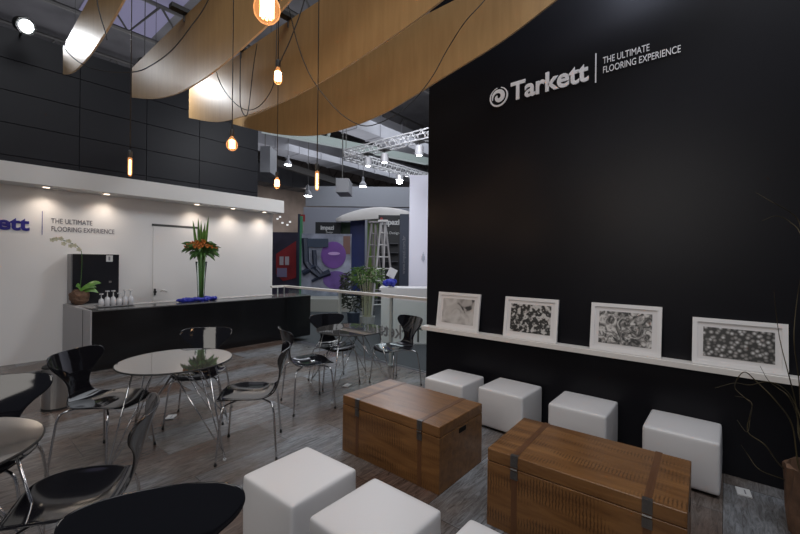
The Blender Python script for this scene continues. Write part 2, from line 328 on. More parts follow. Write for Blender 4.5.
textmesh('lettering', 'Tarkett', 0.262, M_letter, sign, S(1.755, 3.318), rot, 0.006, 0.0068, 0.965, spacing=0.98)
bm = NB(); box(bm, -.008, 0, .9325-1.2-.005, .9325-1.2+.005, 3.275-3.3, 3.545-3.3); obj('divider', bm, M_letter, sign)
textmesh('tagline', 'THE ULTIMATE', 0.086, M_letter, sign, S(0.874, 3.428), rot, 0.002, 0.0, .63)
textmesh('tagline', 'FLOORING EXPERIENCE', 0.086, M_letter, sign, S(0.874, 3.342), rot, 0.002, 0.0, .625)
YS = YW-0.001
sign2 = thing('wall_sign', 'blue lettered logo with grey tagline on the white wall left of the bar', 'sign', (1.2, YS, 2.1))
rot2 = (PI/2, 0, 0)
textmesh('lettering', 'Tarkett', 0.285, M_blue, sign2, (-1.19, -.006, -0.075), rot2, 0.005, 0.0092, 1.08, spacing=0.98)
swirl(sign2, M_blue, (-1.33, -.008, 0.0), rot2, 0.12)
bm = NB(); box(bm, 1.083-1.2-.004, 1.083-1.2+.004, -.007, 0, 1.965-2.1, 2.335-2.1); obj('divider', bm, M_blue, sign2)
textmesh('tagline', 'THE ULTIMATE', 0.112, M_grey_letter, sign2, (1.187-1.2, -.003, 2.158-2.1), rot2, 0.002, 0.0, .70)
textmesh('tagline', 'FLOORING EXPERIENCE', 0.112, M_grey_letter, sign2, (1.187-1.2, -.003, 2.032-2.1), rot2, 0.002, 0.0, 0.69)

# ================================================================ BAR
bar = thing('bar_counter', 'long black bar counter with a pale top and grey left end', 'counter', (3.3, 7.2, 0))
bm = NB(); box(bm, -1.86, 1.92, -.34, .30, 0.0, .845); obj('body', bm, M_bar, bar, bevel=.003, seg=1)
bm = NB(); box(bm, -1.86, 1.92, -.345, .30, .8455, .865); obj('countertop', bm, mat('dark_top', (0.10, 0.10, 0.10), 0.15), bar, bevel=.003, seg=1)
bm = NB()
def prism(bm, pts, z0, z1):
    a = [bm.verts.new((x, y, z0)) for x, y in pts]; b = [bm.verts.new((x, y, z1)) for x, y in pts]; n = len(pts)
    bm.faces.new(a[::-1]); bm.faces.new(b)
    for i in range(n): bm.faces.new((a[i], a[(i+1) % n], b[(i+1) % n], b[i]))
prism(bm, [(-1.863, -.345), (-1.863, .301), (-1.30, .301), (-1.30, .99), (-1.96, .99), (-1.925, .30), (-1.880, -.345)], 0, .865); obj('end_panel', bm, M_barside, bar)
bm = NB(); box(bm, -1.906, -1.898, -.03, -.022, 0, .85); obj('panel_joint', bm, M_rubber, bar)
bm = NB(); box(bm, -1.75, 1.3, .12, .301, .866, .875); obj('service_ledge', bm, M_bartop, bar)
bm = NB(); prism(bm, [(-1.80, .0), (-1.30, .301), (-1.30, .99), (-1.93, .99), (-1.85, .3)], .8655, .872); obj('return_top', bm, M_bartop, bar)

# mini fridge on the bar return
fr = thing('mini_fridge', 'black mini fridge with grey side standing on the bar return', 'fridge', (1.70, 8.01, .873))
boxo('body', -.31, .31, -.10, .185, 0, .80, mat('fridge_grey', (0.22, 0.22, 0.23), .4), fr, bevel=.006)
dr = boxo('door', -.30, .31, -.145, -.102, 0.005, .80, mat('fridge_black', (0.012, 0.013, 0.017), .2), fr, bevel=.006)
boxo('energy_sticker', .13, .22, -.1485, -.1455, .68, .785, M_paper, dr); boxo('lock', .17, .205, -.152, -.1455, .33, .36, M_steel, dr)
boxo('sticker_mark', .16, .185, -.1496, -.149, .70, .765, M_ink, dr)

# flower vase
vx, vy, vz = 3.05, 7.15, .865
cl = NB()
for k in range(26):
    a = 2*PI*k/26; rr = .10+.10*random.random(); cx, cy = rr*math.cos(a)*1.75-.03, rr*math.sin(a)*.72
    bmesh.ops.create_icosphere(cl, subdivisions=3, radius=1, matrix=Matrix.Translation((vx+cx, vy+cy, vz+.028+random.random()*.02)) @ Matrix.Rotation(random.random()*3, 4, 'Z') @ Matrix.Diagonal((.07, .035, .028+random.random()*.014, 1)))
o = obj('table_cloth', cl, M_bluecloth, smooth=True); tag(o, 'crumpled royal blue cloth around the foot of the flower vase', 'cloth')
dm = o.modifiers.new('crumple', 'DISPLACE'); tx = bpy.data.textures.new('crumple', 'CLOUDS'); tx.noise_scale = .04; dm.texture = tx; dm.strength = .02
va = thing('flower_vase', 'tall glass vase of orange flowers and upright green leaves on the bar', 'vase', (vx, vy, vz+.0005))
va.scale = (1.12, 1.12, 1.17)
bm = NB(); lathe(bm, [(.045, 0), (.050, .06), (.055, .2), (.065, .40), (.085, .60), (.082, .60), (.060, .40), (.050, .2), (.042, .02)], n=24); obj('glass', bm, M_vase, va, smooth=True)
bm = NB()
for k in range(16):
    a = random.random()*6.28; r = .028*random.random()+.004; tube(bm, [(r*math.cos(a), r*math.sin(a), .03), (r*1.3*math.cos(a), r*1.3*math.sin(a), .35), (r*2.2*math.cos(a), r*2.2*math.sin(a), .68)], .008, 6)
obj('stems', bm, mat('wet_green_stem', (0.10, 0.20, 0.05), .4), va, smooth=True)
bm = NB()
def blade(bm, base, tip, wd, n=8, bend=Vector((0, 0, 0)), side=None):
    base, tip = Vector(base), Vector(tip); D = tip-base; s = side or D.cross(Vector((0.3, 1, 0.1))).normalized(); prev = None; nn = D.cross(s).normalized()
    for i in range(n+1):
        t = i/n; p = base + D*t + bend*(4*t*(1-t)); wdt = wd*(math.sin(PI*min(1, .12+.88*t))**.7 if t < 1 else 0.02)
        v = [bm.verts.new(p-s*wdt), bm.verts.new(p+nn*wdt*.25), bm.verts.new(p+s*wdt)]
        if prev:
            bm.faces.new((prev[0], prev[1], v[1], v[0])); bm.faces.new((prev[1], prev[2], v[2], v[1]))
        prev = v
for dx, h in ((-.13, 1.22), (-.07, 1.26), (-.02, 1.22), (.045, 1.20), (.10, 1.30), (.01, 1.1)):
    blade(bm, (dx*.35, 0, .62), (dx, random.uniform(-.05, .05), h), .022, side=Vector((.8, -.6, 0)))
obj('upright_leaf', bm, M_leaf2, va)['kind'] = 'stuff'
bm = NB()
for k in range(90):
    a = random.random()*2*PI; r = .10+.16*random.random(); z = .745+.12*random.random()
    blade(bm, (r*.4*math.cos(a), r*.4*math.sin(a), z-.03), (r*1.15*math.cos(a), r*1.15*math.sin(a), z+random.uniform(-.14, .06)), .018+.012*random.random(), 4, Vector((0, 0, .03)))
obj('foliage', bm, M_leaf, va)['kind'] = 'stuff'
for k in range(44):
    a = k*2.4; r = .215*math.sqrt((k+.5)/44); bm = NB()
    for q in range(7):
        a2 = q*.9; blade(bm, (0, 0, 0), (.034*math.cos(a2), .034*math.sin(a2), .03+.01*(q % 2)), .014, 3)
    bmesh.ops.create_icosphere(bm, subdivisions=1, radius=.02)
    o = obj('blossom', bm, M_orange, va); o.location = (r*math.cos(a), r*math.sin(a), .80+.085*math.cos(r*7)+random.uniform(-.025, .025))

# orchid
oc = thing('potted_orchid', 'white orchid growing from a bark lump at the left end of the bar', 'plant', (1.475, 7.80, .8728))
oc.scale = (.82, .82, .82)
bm = NB(); bmesh.ops.create_icosphere(bm, subdivisions=3, radius=1, matrix=Matrix.Translation((0, 0, .145)) @ Matrix.Diagonal((.16, .13, .15, 1)))
for v in bm.verts: v.co += v.co.normalized()*random.uniform(-.02, .02)
obj('pot', bm, M_bark, oc)
for dx, dz, tipx, tipz in ((.02, .27, .31, .41), (.05, .25, .27, .22), (0, .27, .24, .33), (.02, .26, -.08, .36)):
    bm = NB(); blade(bm, (dx, -.04, dz), (tipx, -.12, tipz), .06, 8, Vector((0, 0, .06)), side=Vector((.15, .6, .75)).normalized()); obj('leaf', bm, M_leaf2, oc, smooth=True)
sp = smoothpath([(-.0, -.03, .26), (.02, -.03, .6), (.02, -.05, .95), (-.02, -.08, 1.08), (-.12, -.10, 1.16), (-.26, -.12, 1.22), (-.36, -.12, 1.24)])
bm = NB(); tube(bm, sp, .006, 6); obj('stem', bm, M_leaf, oc)
for k, (x, z) in enumerate(((-.04, 1.06), (-.10, 1.13), (-.16, 1.12), (-.19, 1.21), (-.26, 1.16), (-.30, 1.25), (-.37, 1.24), (-.42, 1.22))):
    bm = NB()
    for q in range(5):
        a = q*2*PI/5; blade(bm, (0, 0, 0), (.045*math.cos(a), -.012, .045*math.sin(a)), .018, 4, side=Vector((-math.sin(a), 0, math.cos(a))))
    o = obj('blossom', bm, M_petal, oc); o.location = (x, -.12, z)
# upturned glasses and their tray
tr = boxo('serving_tray', 1.58, 2.06, 7.17, 7.47, .876, .884, mat('clear_tray', (.35, .35, .36), .15)); tag(tr, 'flat grey tray under the wine glasses on the bar', 'tray')
bm = NB(); lathe(bm, [(.031, 0.0), (.036, .05), (.030, .085), (.006, .10), (.004, .15), (.004, .162), (.028, .166), (.028, .169), (.001, .168)], n=16)
gl0 = obj('wine_glass', bm, mat('frosted_glass', (.58, .58, .60), .12), smooth=True); tag(gl0, 'clear stemmed glass turned upside down on the tray on the bar', 'glass', 'upturned glasses on the bar tray')
for i in range(18):
    g = gl0 if i == 0 else gl0.copy()
    if i: C.objects.link(g)
    g.location = (1.625+(i % 6)*.076+.02*(i//6), 7.22+(i//6)*.09, .885); g.scale = (1.0, 1.0, 1.3 if (i*7) % 3 else 1.05)

# ================================================================ GLASS RAILING
rail = thing('glass_railing', 'white topped glass railing along the far edge of the booth', 'railing', (4.52, 4.9, 0))
def RX(y): return 4.50 + (y-2.9)*0.15/4.0
def rl(x, y, z): return (x-4.52, y-4.9, z)
bm = NB()
def beam(bm, a, b, hw, hh):
    a, b = Vector(a), Vector(b); D = (b-a).normalized(); s = Vector((-D.y, D.x, 0)).normalized()*hw; u = Vector((0, 0, hh))
    A = [bm.verts.new(a+q) for q in (-s-u, s-u, s+u, -s+u)]; B = [bm.verts.new(b+q) for q in (-s-u, s-u, s+u, -s+u)]
    bm.faces.new(A[::-1]); bm.faces.new(B)
    for k in range(4): bm.faces.new((A[k], A[(k+1) % 4], B[(k+1) % 4], B[k]))
beam(bm, rl(RX(2.0), 2.0, 1.07), rl(RX(6.97), 6.97, 1.07), .04, .02); beam(bm, rl(4.35, 7.0, 1.07), rl(RX(6.97)+.04, 7.0, 1.07), .04, .02)
obj('handrail', bm, M_ledge, rail)
for y in (2.72, 3.96, 5.2):
    bm = NB(); box(bm, -.018, .018, -.022, .022, 0, 1.05); box(bm, -.04, .04, -.04, .04, 0, .02); p = obj('post', bm, mat('rail_post', (.5, .55, .54), .35, .2), rail); p.location = rl(RX(y), y, 0)
for y in (2.1, 2.76, 4.0, 5.24):
    y1 = {2.1: 2.68, 2.76: 3.92, 4.0: 5.16, 5.24: 6.84}[y]
    bm = NB(); beam(bm, rl(RX(y), y, .53), rl(RX(y1), y1, .53), .005, .49); g = obj('glass_panel', bm, M_glass, rail)
for x_, y_ in ((4.50, 7.0), (RX(6.97), 7.0)):
    bm = NB(); tube(bm, [rl(x_, y_, .8665), rl(x_, y_, 1.05)], .012, 8); obj('standoff', bm, MATS['rail_post'], rail)
# white letters stuck on the outside of the glass, seen from behind
st = textmesh('glass_lettering', 'Tarkett', 0.30, mat('decal_grey', (.22, .23, .24), .5), rail, rl(RX(3.6)+.012, 3.42, .40), (PI/2, 0, PI/2), .001, .004, .92)
st.location = rl(RX(3.3)+.012, 3.34, .44)

# ================================================================ LEDGE AND PICTURES
led = tag(boxo('picture_ledge', 3.785, 3.9105, -2.0, 2.815, .786, .832, M_ledge, bevel=.002, seg=1), 'long white picture ledge on the black wall', 'shelf')
def picture(y0, y1, h, m, lab):
    wd = y0-y1; t = thing('framed_print', lab, 'picture', (3.835, (y0+y1)/2, .8335)); t.rotation_euler = (0, math.atan(.06/.42), 0); t.name = 'framed_print'
    fw = .032
    bm = NB(); a, b = -wd/2, wd/2
    for (p, q, r, s) in ((a, b, 0, fw), (a, b, h-fw, h), (a, a+fw, fw, h-fw), (b-fw, b, fw, h-fw)): box(bm, -.012, .012, p, q, r, s)
    obj('frame', bm, M_frame, t)
    boxo('mat_board', -.002, .006, a+fw, b-fw, fw, h-fw, mat('mat_board', (.72, .70, .69), .6), t)
    pm = .068
    boxo('print', -.0045, -.0025, a+pm, b-pm, pm, h-pm, m, t)
    return t
picture(2.63, 2.078, .42, print_mat('pale_abstract', 'pale', 1), 'white framed pale abstract print at the far left end of the ledge')
picture(1.783, 1.236, .42, print_mat('ribbed_abstract', 'wave', 2), 'white framed dark print of curling bands, second from left on the ledge')
picture(.942, .400, .42, print_mat('blotched_abstract', 'blob', 3), 'white framed black and white blotched print, third from left on the ledge')
picture(.197, -.345, .36, print_mat('cellular_abstract', 'cell', 4), 'low wide white framed print of grey cells at the right end of the ledge')

# ================================================================ CUBE STOOLS
def cube_mesh(s, h):
    bm = NB(); n = 8
    bmesh.ops.create_cube(bm, size=1); bmesh.ops.subdivide_edges(bm, edges=bm.edges, cuts=n, use_grid_fill=True)
    r = .055
    for v in bm.verts:
        x, y, z = [math.copysign({9: 1, 7: .94, 5: .82, 3: .52, 1: .17}[round(abs(q)*18)], q) for q in v.co]
        p = Vector((x*s/2, y*s/2, (z+1)/2*h))
        # rounded box
        rr = .020; c = Vector((max(-s/2+rr, min(s/2-rr, p.x)), max(-s/2+rr, min(s/2-rr, p.y)), max(rr, min(h-rr, p.z)))); dlt = p-c
        if dlt.length > 0: p = c + dlt.normalized()*rr
        bx, by, bz = 1-abs(x)**2, 1-abs(y)**2, 1-abs(z)**2
        if z > .95: p.z += .012*bx*by
        if abs(x) > .95: p.x += math.copysign(.006*by*bz, x)
        if abs(y) > .95: p.y += math.copysign(.006*bx*bz, y)
        v.co = p
    return bm
HC, SC = .386, .462
def cube(x, y, r, lab, group):
    t = thing('cube_stool', lab, 'stool', (x, y, 0), r, group)
    o = link('cushion_body', cube_me, [] if cube_me.materials else M_cube, t, True); o.location = (0, 0, .02)
    sb = o.modifiers.new('sub', 'SUBSURF'); sb.levels = 1; sb.render_levels = 1
    for a in (-1, 1):
        for b in (-1, 1):
            f = link('foot', foot_me, [] if foot_me.materials else M_rubber, t); f.location = (a*.17, b*.17, 0)
    return t
b_ = cube_mesh(SC, HC-.02); bmesh.ops.recalc_face_normals(b_, faces=b_.faces); cube_me = bpy.data.meshes.new('cushion_body'); b_.to_mesh(cube_me); b_.free()
b_ = NB(); lathe(b_, [(.022, 0), (.025, .024)], n=12); foot_me = bpy.data.meshes.new('foot'); b_.to_mesh(foot_me); b_.free()
G1, G2 = 'white cube stools along the black wall', 'white cube stools in front of the chests'
cube(3.565, 2.204, 0, 'small white cube stool farthest away, at the far end of the black wall', G1)
cube(3.655, 1.62, -.03, 'white cube stool second from the far end of the black wall', G1)
cube(3.676, .950, .0, 'white cube stool by the black wall behind the nearer chest', G1)
cube(3.679, .243, -.01, 'white cube stool by the black wall nearest the twig basket', G1)
cube(1.37, 1.877, .03, 'white cube stool in front of the farther chest, leftmost in the front row', G2)
cube(1.386, 1.291, .0, 'white cube stool in the middle of the front row, at the bottom of the picture', G2)
cube(1.43, .70, .0, 'white cube stool mostly cut off, right end of the front row', G2)

# ================================================================ CHESTS
CL, CW, CH = .991, .609, .468
def chest(x, y, r, s1, s2, lab, slot):
    t = thing('wooden_chest', lab, 'chest', (x, y, 0), r, 'wooden trunk tables')
    hl, hw = CL/2, CW/2; lid = CH-.075
    boxo('body', -hw, hw, -hl, hl, 0.0, lid-.002, M_mango, t, bevel=.004)
    boxo('lid', -hw, hw, -hl, hl, lid+.001, CH, M_mango, t, bevel=.006)
    for s in (s1, s2):
        bm = NB(); wd = .018
        box(bm, -hw-.002, hw+.002, s-wd, s+wd, CH-.004, CH+.0015); box(bm, -hw-.002, -hw+.004, s-wd, s+wd, .0, CH-.0045); box(bm, hw-.004, hw+.002, s-wd, s+wd, .0, CH-.0045)
        st = obj('strap', bm, M_strap, t)
        bm = NB(); x0 = -hw-.0065
        box(bm, x0, x0+.004, s-.022, s+.022, lid+.012, CH+.001); box(bm, x0, x0+.004, s-.022, s+.022, lid-.06, lid-.012); box(bm, x0, -hw+.02, s-.022, s+.022, CH+.0012, CH+.004)
        tube(bm, [(x0-.001, s-.02, lid), (x0-.001, s+.02, lid)], .006, 8)
        for zz in (lid+.03, lid+.055, lid-.03, lid-.048):
            tube(bm, [(x0, s, zz), (x0-.003, s, zz)], .005, 8)
        obj('hinge', bm, M_iron, t)
    for e in (-1, 1):
        bm = NB(); y0 = e*(hl-.004); y1 = e*(hl+.0025)
        a, b = min(y0, y1), max(y0, y1); box(bm, -.05, .05, a, b, .348, .374); box(bm, -.045, .045, a, b, .343, .379)
        obj('hand_slot', bm, M_hole, t)
chest(2.543, 1.994, -.002, .315, -.325, 'rough brown wooden chest standing farther back, beside the white cubes', True)
chest(2.510, .628, .031, .325, -.338, 'rough brown wooden chest in the right foreground', True)

# ================================================================ CHAIRS
def shell_mesh():
    prof = [(.240, .424), (.222, .434), (.19, .441), (.13, .446), (.05, .444), (-.03, .440), (-.09, .439), (-.14, .446), (-.18, .466), (-.205, .50), (-.22, .55), (-.236, .61), (-.252, .67), (-.266, .715), (-.280, .755), (-.290, .785), (-.298, .808), (-.301, .818)]
    hw = [.10, .165, .195, .222, .232, .230, .212, .178, .140, .108, .092, .112, .165, .218, .243, .245, .225, .16]
    pr = smoothpath([(a, b, c) for (a, b), c in zip(prof, hw)], 2); bm = NB(); n = 12; rows = []
    for i, p in enumerate(pr):
        row = []; t = i/(len(pr)-1)
        for k in range(n+1):
            s = -1+2*k/n; back = max(0, min(1, (p.y-.46)/.12)); x = s*p.z
            y = p.x + back*.055*(x/.23)**2 - (0.0 if back else .0); z = p.y + (1-back)*.018*(x/.23)**2
            row.append(bm.verts.new((x, y, z)))
        rows.append(row)
    for a, b in zip(rows, rows[1:]):
        for k in range(n): bm.faces.new((a[k], a[k+1], b[k+1], b[k]))
    me = bpy.data.meshes.new('shell'); bm.to_mesh(me); bm.free(); return me
def make_chair(lab):
    t = thing('dining_chair', lab, 'chair', (0, 0, 0), 0, 'black shell chairs around the tables')
    s = link('seat_shell', shell_mesh(), M_shell, t, True)
    m1 = s.modifiers.new('solid', 'SOLIDIFY'); m1.thickness = .011; m1.offset = -1; m2 = s.modifiers.new('sub', 'SUBSURF'); m2.levels = 1; m2.render_levels = 2
    for a in (-1, 1):
        for b in (-1, 1):
            bm = NB(); tube(bm, smoothpath([(a*.03, b*.05-.0, .421), (a*.12, b*.115, .420), (a*.175, b*.165, .412), (a*.20, b*.182, .375), (a*.215, b*.192, .28), (a*.245, b*.212, .012)], 5), .0075, 10)
            lg = obj('leg', bm, M_chrome, t, smooth=True)
            bm = NB(); lathe(bm, [(.010, 0), (.011, .016)], (a*.245, b*.212, 0), 10); obj('foot_cap', bm, M_rubber, lg)
    bm = NB(); lathe(bm, [(.075, .412), (.085, .424), (.07, .431)], n=20); obj('underseat_plate', bm, M_chrome, t, smooth=True)
    return t
def face(dx, dy): return math.atan2(-dx, dy)
chairs = [
 (.89, 3.80, face(.60, -.80), 'black shell chair left of the middle round table, near the steel bin'),
 (1.74, 4.08, face(-.60, -.80), 'black shell chair behind the middle round table, in front of the bar'),
 (1.75, 3.10, face(-.80, .60), 'black shell chair to the right of the middle round table, seen from the side'),
 (2.69, 3.57, face(.94, -.34), 'black shell chair just left of the farthest round table'),
 (3.90, 3.32, face(-.98, .2), 'black shell chair to the right of the farthest round table, next to the glass railing'),
 (3.42, 3.98, face(-.25, -.96), 'black shell chair behind the farthest round table'),
 (.17, 3.20, face(-.38, -.92), 'black shell chair at the left picture edge, behind the nearest round table'),
 (.46, 2.37, face(-.9, .42), 'black shell chair at the lower left with its back seen edge on'),
 (.345, 1.185, face(-.51, -.86), 'black shell chair in the bottom left corner, closest to the viewer'),
]
ch0 = make_chair(chairs[0][3])
for i, (x, y, r, lab) in enumerate(chairs):
    if i == 0: ch0.location = (x, y, 0); ch0.rotation_euler = (0, 0, r); ch0.scale = (1.07, 1.07, 1.06)
    else:
        cc_ = dup(ch0, (x, y, 0), r, lab)
        if i == 8: cc_.scale = (1.08, 1.0, 1.035)

# ================================================================ TABLES
def make_table(lab):
    t = thing('round_table', lab, 'table', (0, 0, 0), 0, 'round glass tables')
    bm = NB(); lathe(bm, [(.02, .7345), (.433, .7345), (.434, .7475), (.02, .7475)], n=72); obj('tabletop', bm, M_tabletop, t)
    bm = NB(); N_ = 72; rg = [[bm.verts.new((r*math.cos(2*PI*k/N_), r*math.sin(2*PI*k/N_), z)) for k in range(N_)] for r, z in ((.4345, .734), (.439, .736), (.441, .741), (.439, .746), (.4345, .748))]
    for a_, b_2 in zip(rg, rg[1:]+rg[:1]):
        for k in range(N_): bm.faces.new((a_[k], a_[(k+1) % N_], b_2[(k+1) % N_], b_2[k]))
    obj('rim', bm, M_rubber, t)
    bm = NB(); tube(bm, [(.13*math.cos(a*PI/12), .13*math.sin(a*PI/12), .722) for a in range(25)], .007, 8, cap=False)
    tube(bm, [(-.30, 0, .722), (.30, 0, .722)], .007, 8); tube(bm, [(0, -.30, .722), (0, .30, .722)], .007, 8)
    obj('top_support', bm, M_chrome, t, smooth=True)
    for k in range(4):
        a = PI/4+k*PI/2; c, s = math.cos(a), math.sin(a); bm = NB(); ft = (.56*c, .56*s, .012)
        tube(bm, [(.37*c, .37*s, .732), ft], .0065, 8)
        for q in (-1, 1):
            a2 = a+q*1.0; tube(bm, [(.15*math.cos(a2), .15*math.sin(a2), .724), (.545*c, .545*s, .06)], .005, 8)
        a3 = a+PI*.8; tube(bm, [(.13*math.cos(a3), .13*math.sin(a3), .722), (.40*c, .40*s, .37)], .004, 6)
        lg = obj('leg', bm, M_chrome, t, smooth=True)
        bm = NB(); lathe(bm, [(.012, 0), (.013, .014)], (ft[0], ft[1], 0), 10); obj('foot_cap', bm, M_paper, lg)
    return t
t0 = make_table('round dark glass table in the middle, in front of the bar'); t0.location = (1.34, 3.60, 0); t0.rotation_euler = (0, 0, math.radians(-28))
dup(t0, (3.40, 3.63, 0), math.radians(-20), 'round dark glass table farthest back, beside the glass railing')
dup(t0, (-.07, 2.68, 0), math.radians(12), 'round dark glass table cut off by the left picture edge')

# bin
bn = thing('waste_bin', 'brushed steel cylindrical pedal bin on the floor in front of the bar end', 'bin', (.86, 5.50, 0))
bm = NB(); lathe(bm, [(.125, .02), (.125, .44), (.12, .44)], n=32); obj('body', bm, M_steel, bn, smooth=False)
bm = NB(); lathe(bm, [(.130, 0), (.130, .022)], n=32); obj('base_ring', bm, M_rubber, bn)
bm = NB(); lathe(bm, [(.128, .44), (.128, .455), (.09, .475), (.01, .48)], n=32); obj('lid', bm, M_rubber, bn)
bm = NB(); box(bm, -.17, -.12, -.02, .02, .40, .42); box(bm, -.17, -.12, -.02, .02, .30, .32); obj('hinge', bm, M_rubber, bn)
for x, y, r, lab in ((3.67, -.11, .1, 'small white floor plate in front of the black wall, at the lower right'), (1.55, 4.30, .9, 'small white floor plate under the middle table'), (3.42, 3.72, .3, 'small white floor plate under the farthest table'), (3.03, 1.30, .1, 'small white floor plate between the two chests')):
    t = thing('floor_plate', lab, 'plate', (x, y, 0), r, 'white floor plates'); boxo('plate', -.055, .055, -.04, .04, .0005, .012, M_paper, t, bevel=.002)
    boxo('caption', -.035, .03, -.012, -.004, .0122, .0127, M_ink, t)

# ================================================================ HANGING PLYWOOD BOARDS
def board(X, top, bot, lab):
    """top, bot: (y, z) outlines of the hanging plywood blade, far end first"""
    t = thing('hanging_board', lab, 'board', (X, bot[0][0], top[0][1]), 0, 'curved plywood blades hung overhead')
    tp = smoothpath([(0, y, z) for y, z in top], 24//max(1, len(top)-1)); bt = smoothpath([(0, y, z) for y, z in bot], 6)
    ys = [bot[0][0] + (bot[-1][0]-bot[0][0])*i/120 for i in range(121)]
    def ev(path, y):
        for a, b in zip(path, path[1:]):
            if (a.y-y)*(b.y-y) <= 0 and a.y != b.y: return a.z + (b.z-a.z)*(y-a.y)/(b.y-a.y)
        return path[-1].z if abs(path[-1].y-y) < abs(path[0].y-y) else path[0].z
    bm = NB(); L = []
    for i, y in enumerate(ys):
        u = i/120; bow = 0.0
        z1, z0 = ev(tp, y), ev(bt, y)
        L.append([bm.verts.new((xx+bow, y-bot[0][0], zz-top[0][1])) for xx, zz in ((0, z0), (0, z1), (.018, z1), (.018, z0))])
    for a, b in zip(L, L[1:]):
        for k in range(4):
            f = bm.faces.new((a[k], a[(k+1) % 4], b[(k+1) % 4], b[k])); f.material_index = 0 if k in (0, 2) else 1
            f.smooth = False
    bm.faces.new(L[0]).material_index = 1; bm.faces.new(L[-1][::-1]).material_index = 1
    obj('plywood_blade', bm, [M_ply, M_plyedge], t)
    return t
def bracket(t, X, y, z):
    bx, by, bz = t.location
    bm = NB(); box(bm, X-bx-.16, X-bx+.05, y-by-.045, y-by+.045, z-bz+.004, z-bz+.05); tube(bm, [(X-bx-.02, y-by, z-bz+.02), (X-bx-.02, y-by, z-bz-.09)], .008, 8)
    br = obj('bracket', bm, M_rubber, t)
def wire(t, y, X, z):
    bx, by, bz = t.location; bm = NB(); tube(bm, [(X-bx+.01, y-by, z-bz-.01), (X-bx+.01, y-by, 8.9-bz)], .003, 5); obj('suspension_wire', bm, M_cord, t)
b1 = board(1.04, [(6.5, 4.29), (5.4, 4.36), (3.2, 4.40)], [(6.5, 3.95), (6.09, 3.84), (5.56, 3.77), (4.9, 3.76), (4.2, 3.83), (3.6, 3.95), (3.2, 4.1)], 'leftmost hanging plywood blade, brightly lit at its low end')
b2 = board(1.79, [(6.5, 4.32), (4.2, 4.34), (1.7, 4.32)], [(6.5, 3.90), (5.76, 3.69), (5.08, 3.55), (4.52, 3.5), (3.93, 3.5), (3.26, 3.56), (2.72, 3.65), (1.7, 3.95)], 'hanging plywood blade second from left, above the tubular bulb')
b3 = board(2.56, [(6.5, 4.28), (4.2, 4.32), (1.2, 4.30)], [(6.5, 3.83), (5.6, 3.57), (4.9, 3.48), (3.98, 3.43), (3.25, 3.46), (2.6, 3.53), (1.9, 3.64), (1.2, 3.82)], 'hanging plywood blade second from right, with a bright lit far end')
b4 = board(3.30, [(6.55, 4.15), (4.0, 4.18), (0.3, 4.24)], [(6.55, 3.95), (5.39, 3.56), (4.39, 3.32), (3.68, 3.27), (3.08, 3.3), (2.64, 3.38), (2.25, 3.47), (1.59, 3.62), (1.11, 3.79), (.3, 4.1)], 'largest hanging plywood blade, crossing in front of the black right wall')
bracket(b2, 1.79, 4.65, 4.34); bracket(b3, 2.56, 4.85, 4.315); bracket(b3, 2.56, 3.80, 4.32)
for t, X, ysw, z in ((b1, 1.04, (5.9, 3.9), 4.35), (b2, 1.79, (5.6, 2.6), 4.32), (b3, 2.56, (5.6, 2.2), 4.3), (b4, 3.3, (5.4, 1.6), 4.18)):
    for y in ysw: wire(t, y, X, z)

# ================================================================ PENDANT BULBS
def bulb(pos, kind, lab, cordpts, s=1.0, power=4):
    t = thing('pendant_bulb', lab, 'light', pos, 0, 'bare filament bulbs on black cords')
    z1 = .0
    if kind == 'globe': pf = [(.012, .075), (.014, .055), (.030, .035), (.044, .012), (.0475, -.01), (.043, -.032), (.028, -.05), (.010, -.0585), (.001, -.060)]
    elif kind == 'pear': pf = [(.012, .075), (.015, .055), (.024, .025), (.031, -.005), (.032, -.03), (.026, -.05), (.012, -.062), (.001, -.064)]
    else: pf = [(.012, .085), (.0155, .07), (.0165, .04), (.0165, -.06), (.014, -.08), (.006, -.09), (.001, -.091)]
    pf = [(r*s, z*s) for r, z in pf]; top = pf[0][1]
    bm = NB(); lathe(bm, pf, n=20); g = obj('glass', bm, M_bulbglass, t, smooth=True)
    bm = NB()
    if kind == 'tube':
        tube(bm, [(0, 0, .055*s), (0, 0, -.075*s)], .008*s, 8)
    else:
        rr = .021*s
        for k in range(9):
            a = 2*PI*k/9; a2 = a+PI/9
            tube(bm, [(rr*math.cos(a), rr*math.sin(a), .03*s), (rr*math.cos(a2), rr*math.sin(a2), -.035*s)], .0045*s, 5)
        tube(bm, [(0, 0, .04*s), (0, 0, -.03*s)], .010*s, 6)
    obj('filament', bm, M_fil if kind != 'tube' else M_halo, g)
    bm = NB(); lathe(bm, [(.013*s, top-.012), (.017*s, top-.006), (.019*s, top+.03), (.016*s, top+.045), (.006, top+.055)], n=14); obj('socket', bm, M_rubber, t, smooth=True)
    bm = NB(); tube(bm, [(0, 0, top+.05)] + [Vector(p)-Vector(pos) for p in cordpts], .004, 6); obj('cord', bm, M_cord, t, smooth=True)
    d = bpy.data.lights.new('bulb_glow', 'POINT'); d.energy = power; d.color = (1, .62, .34); d.shadow_soft_size = .05; l = bpy.data.objects.new('bulb_glow', d); C.objects.link(l); l.location = Vector(pos)+Vector((0, 0, -.13*s))
    return t
def up(p, z=7.0): return [(p[0], p[1], z)]
p1 = at(267, 7, 1.62); bulb(p1, 'globe', 'largest glowing globe bulb, at the very top of the picture', up(p1), 1.15, 3)
p2 = at(278, 76, 3.0); bulb(p2, 'pear', 'glowing pear shaped bulb hanging among crossing cords before the plywood', up(p2), 1.0)
p3 = at(232, 144, 3.4); bulb(p3, 'globe', 'glowing globe bulb hanging below the plywood blades in front of the black panels', up(p3))
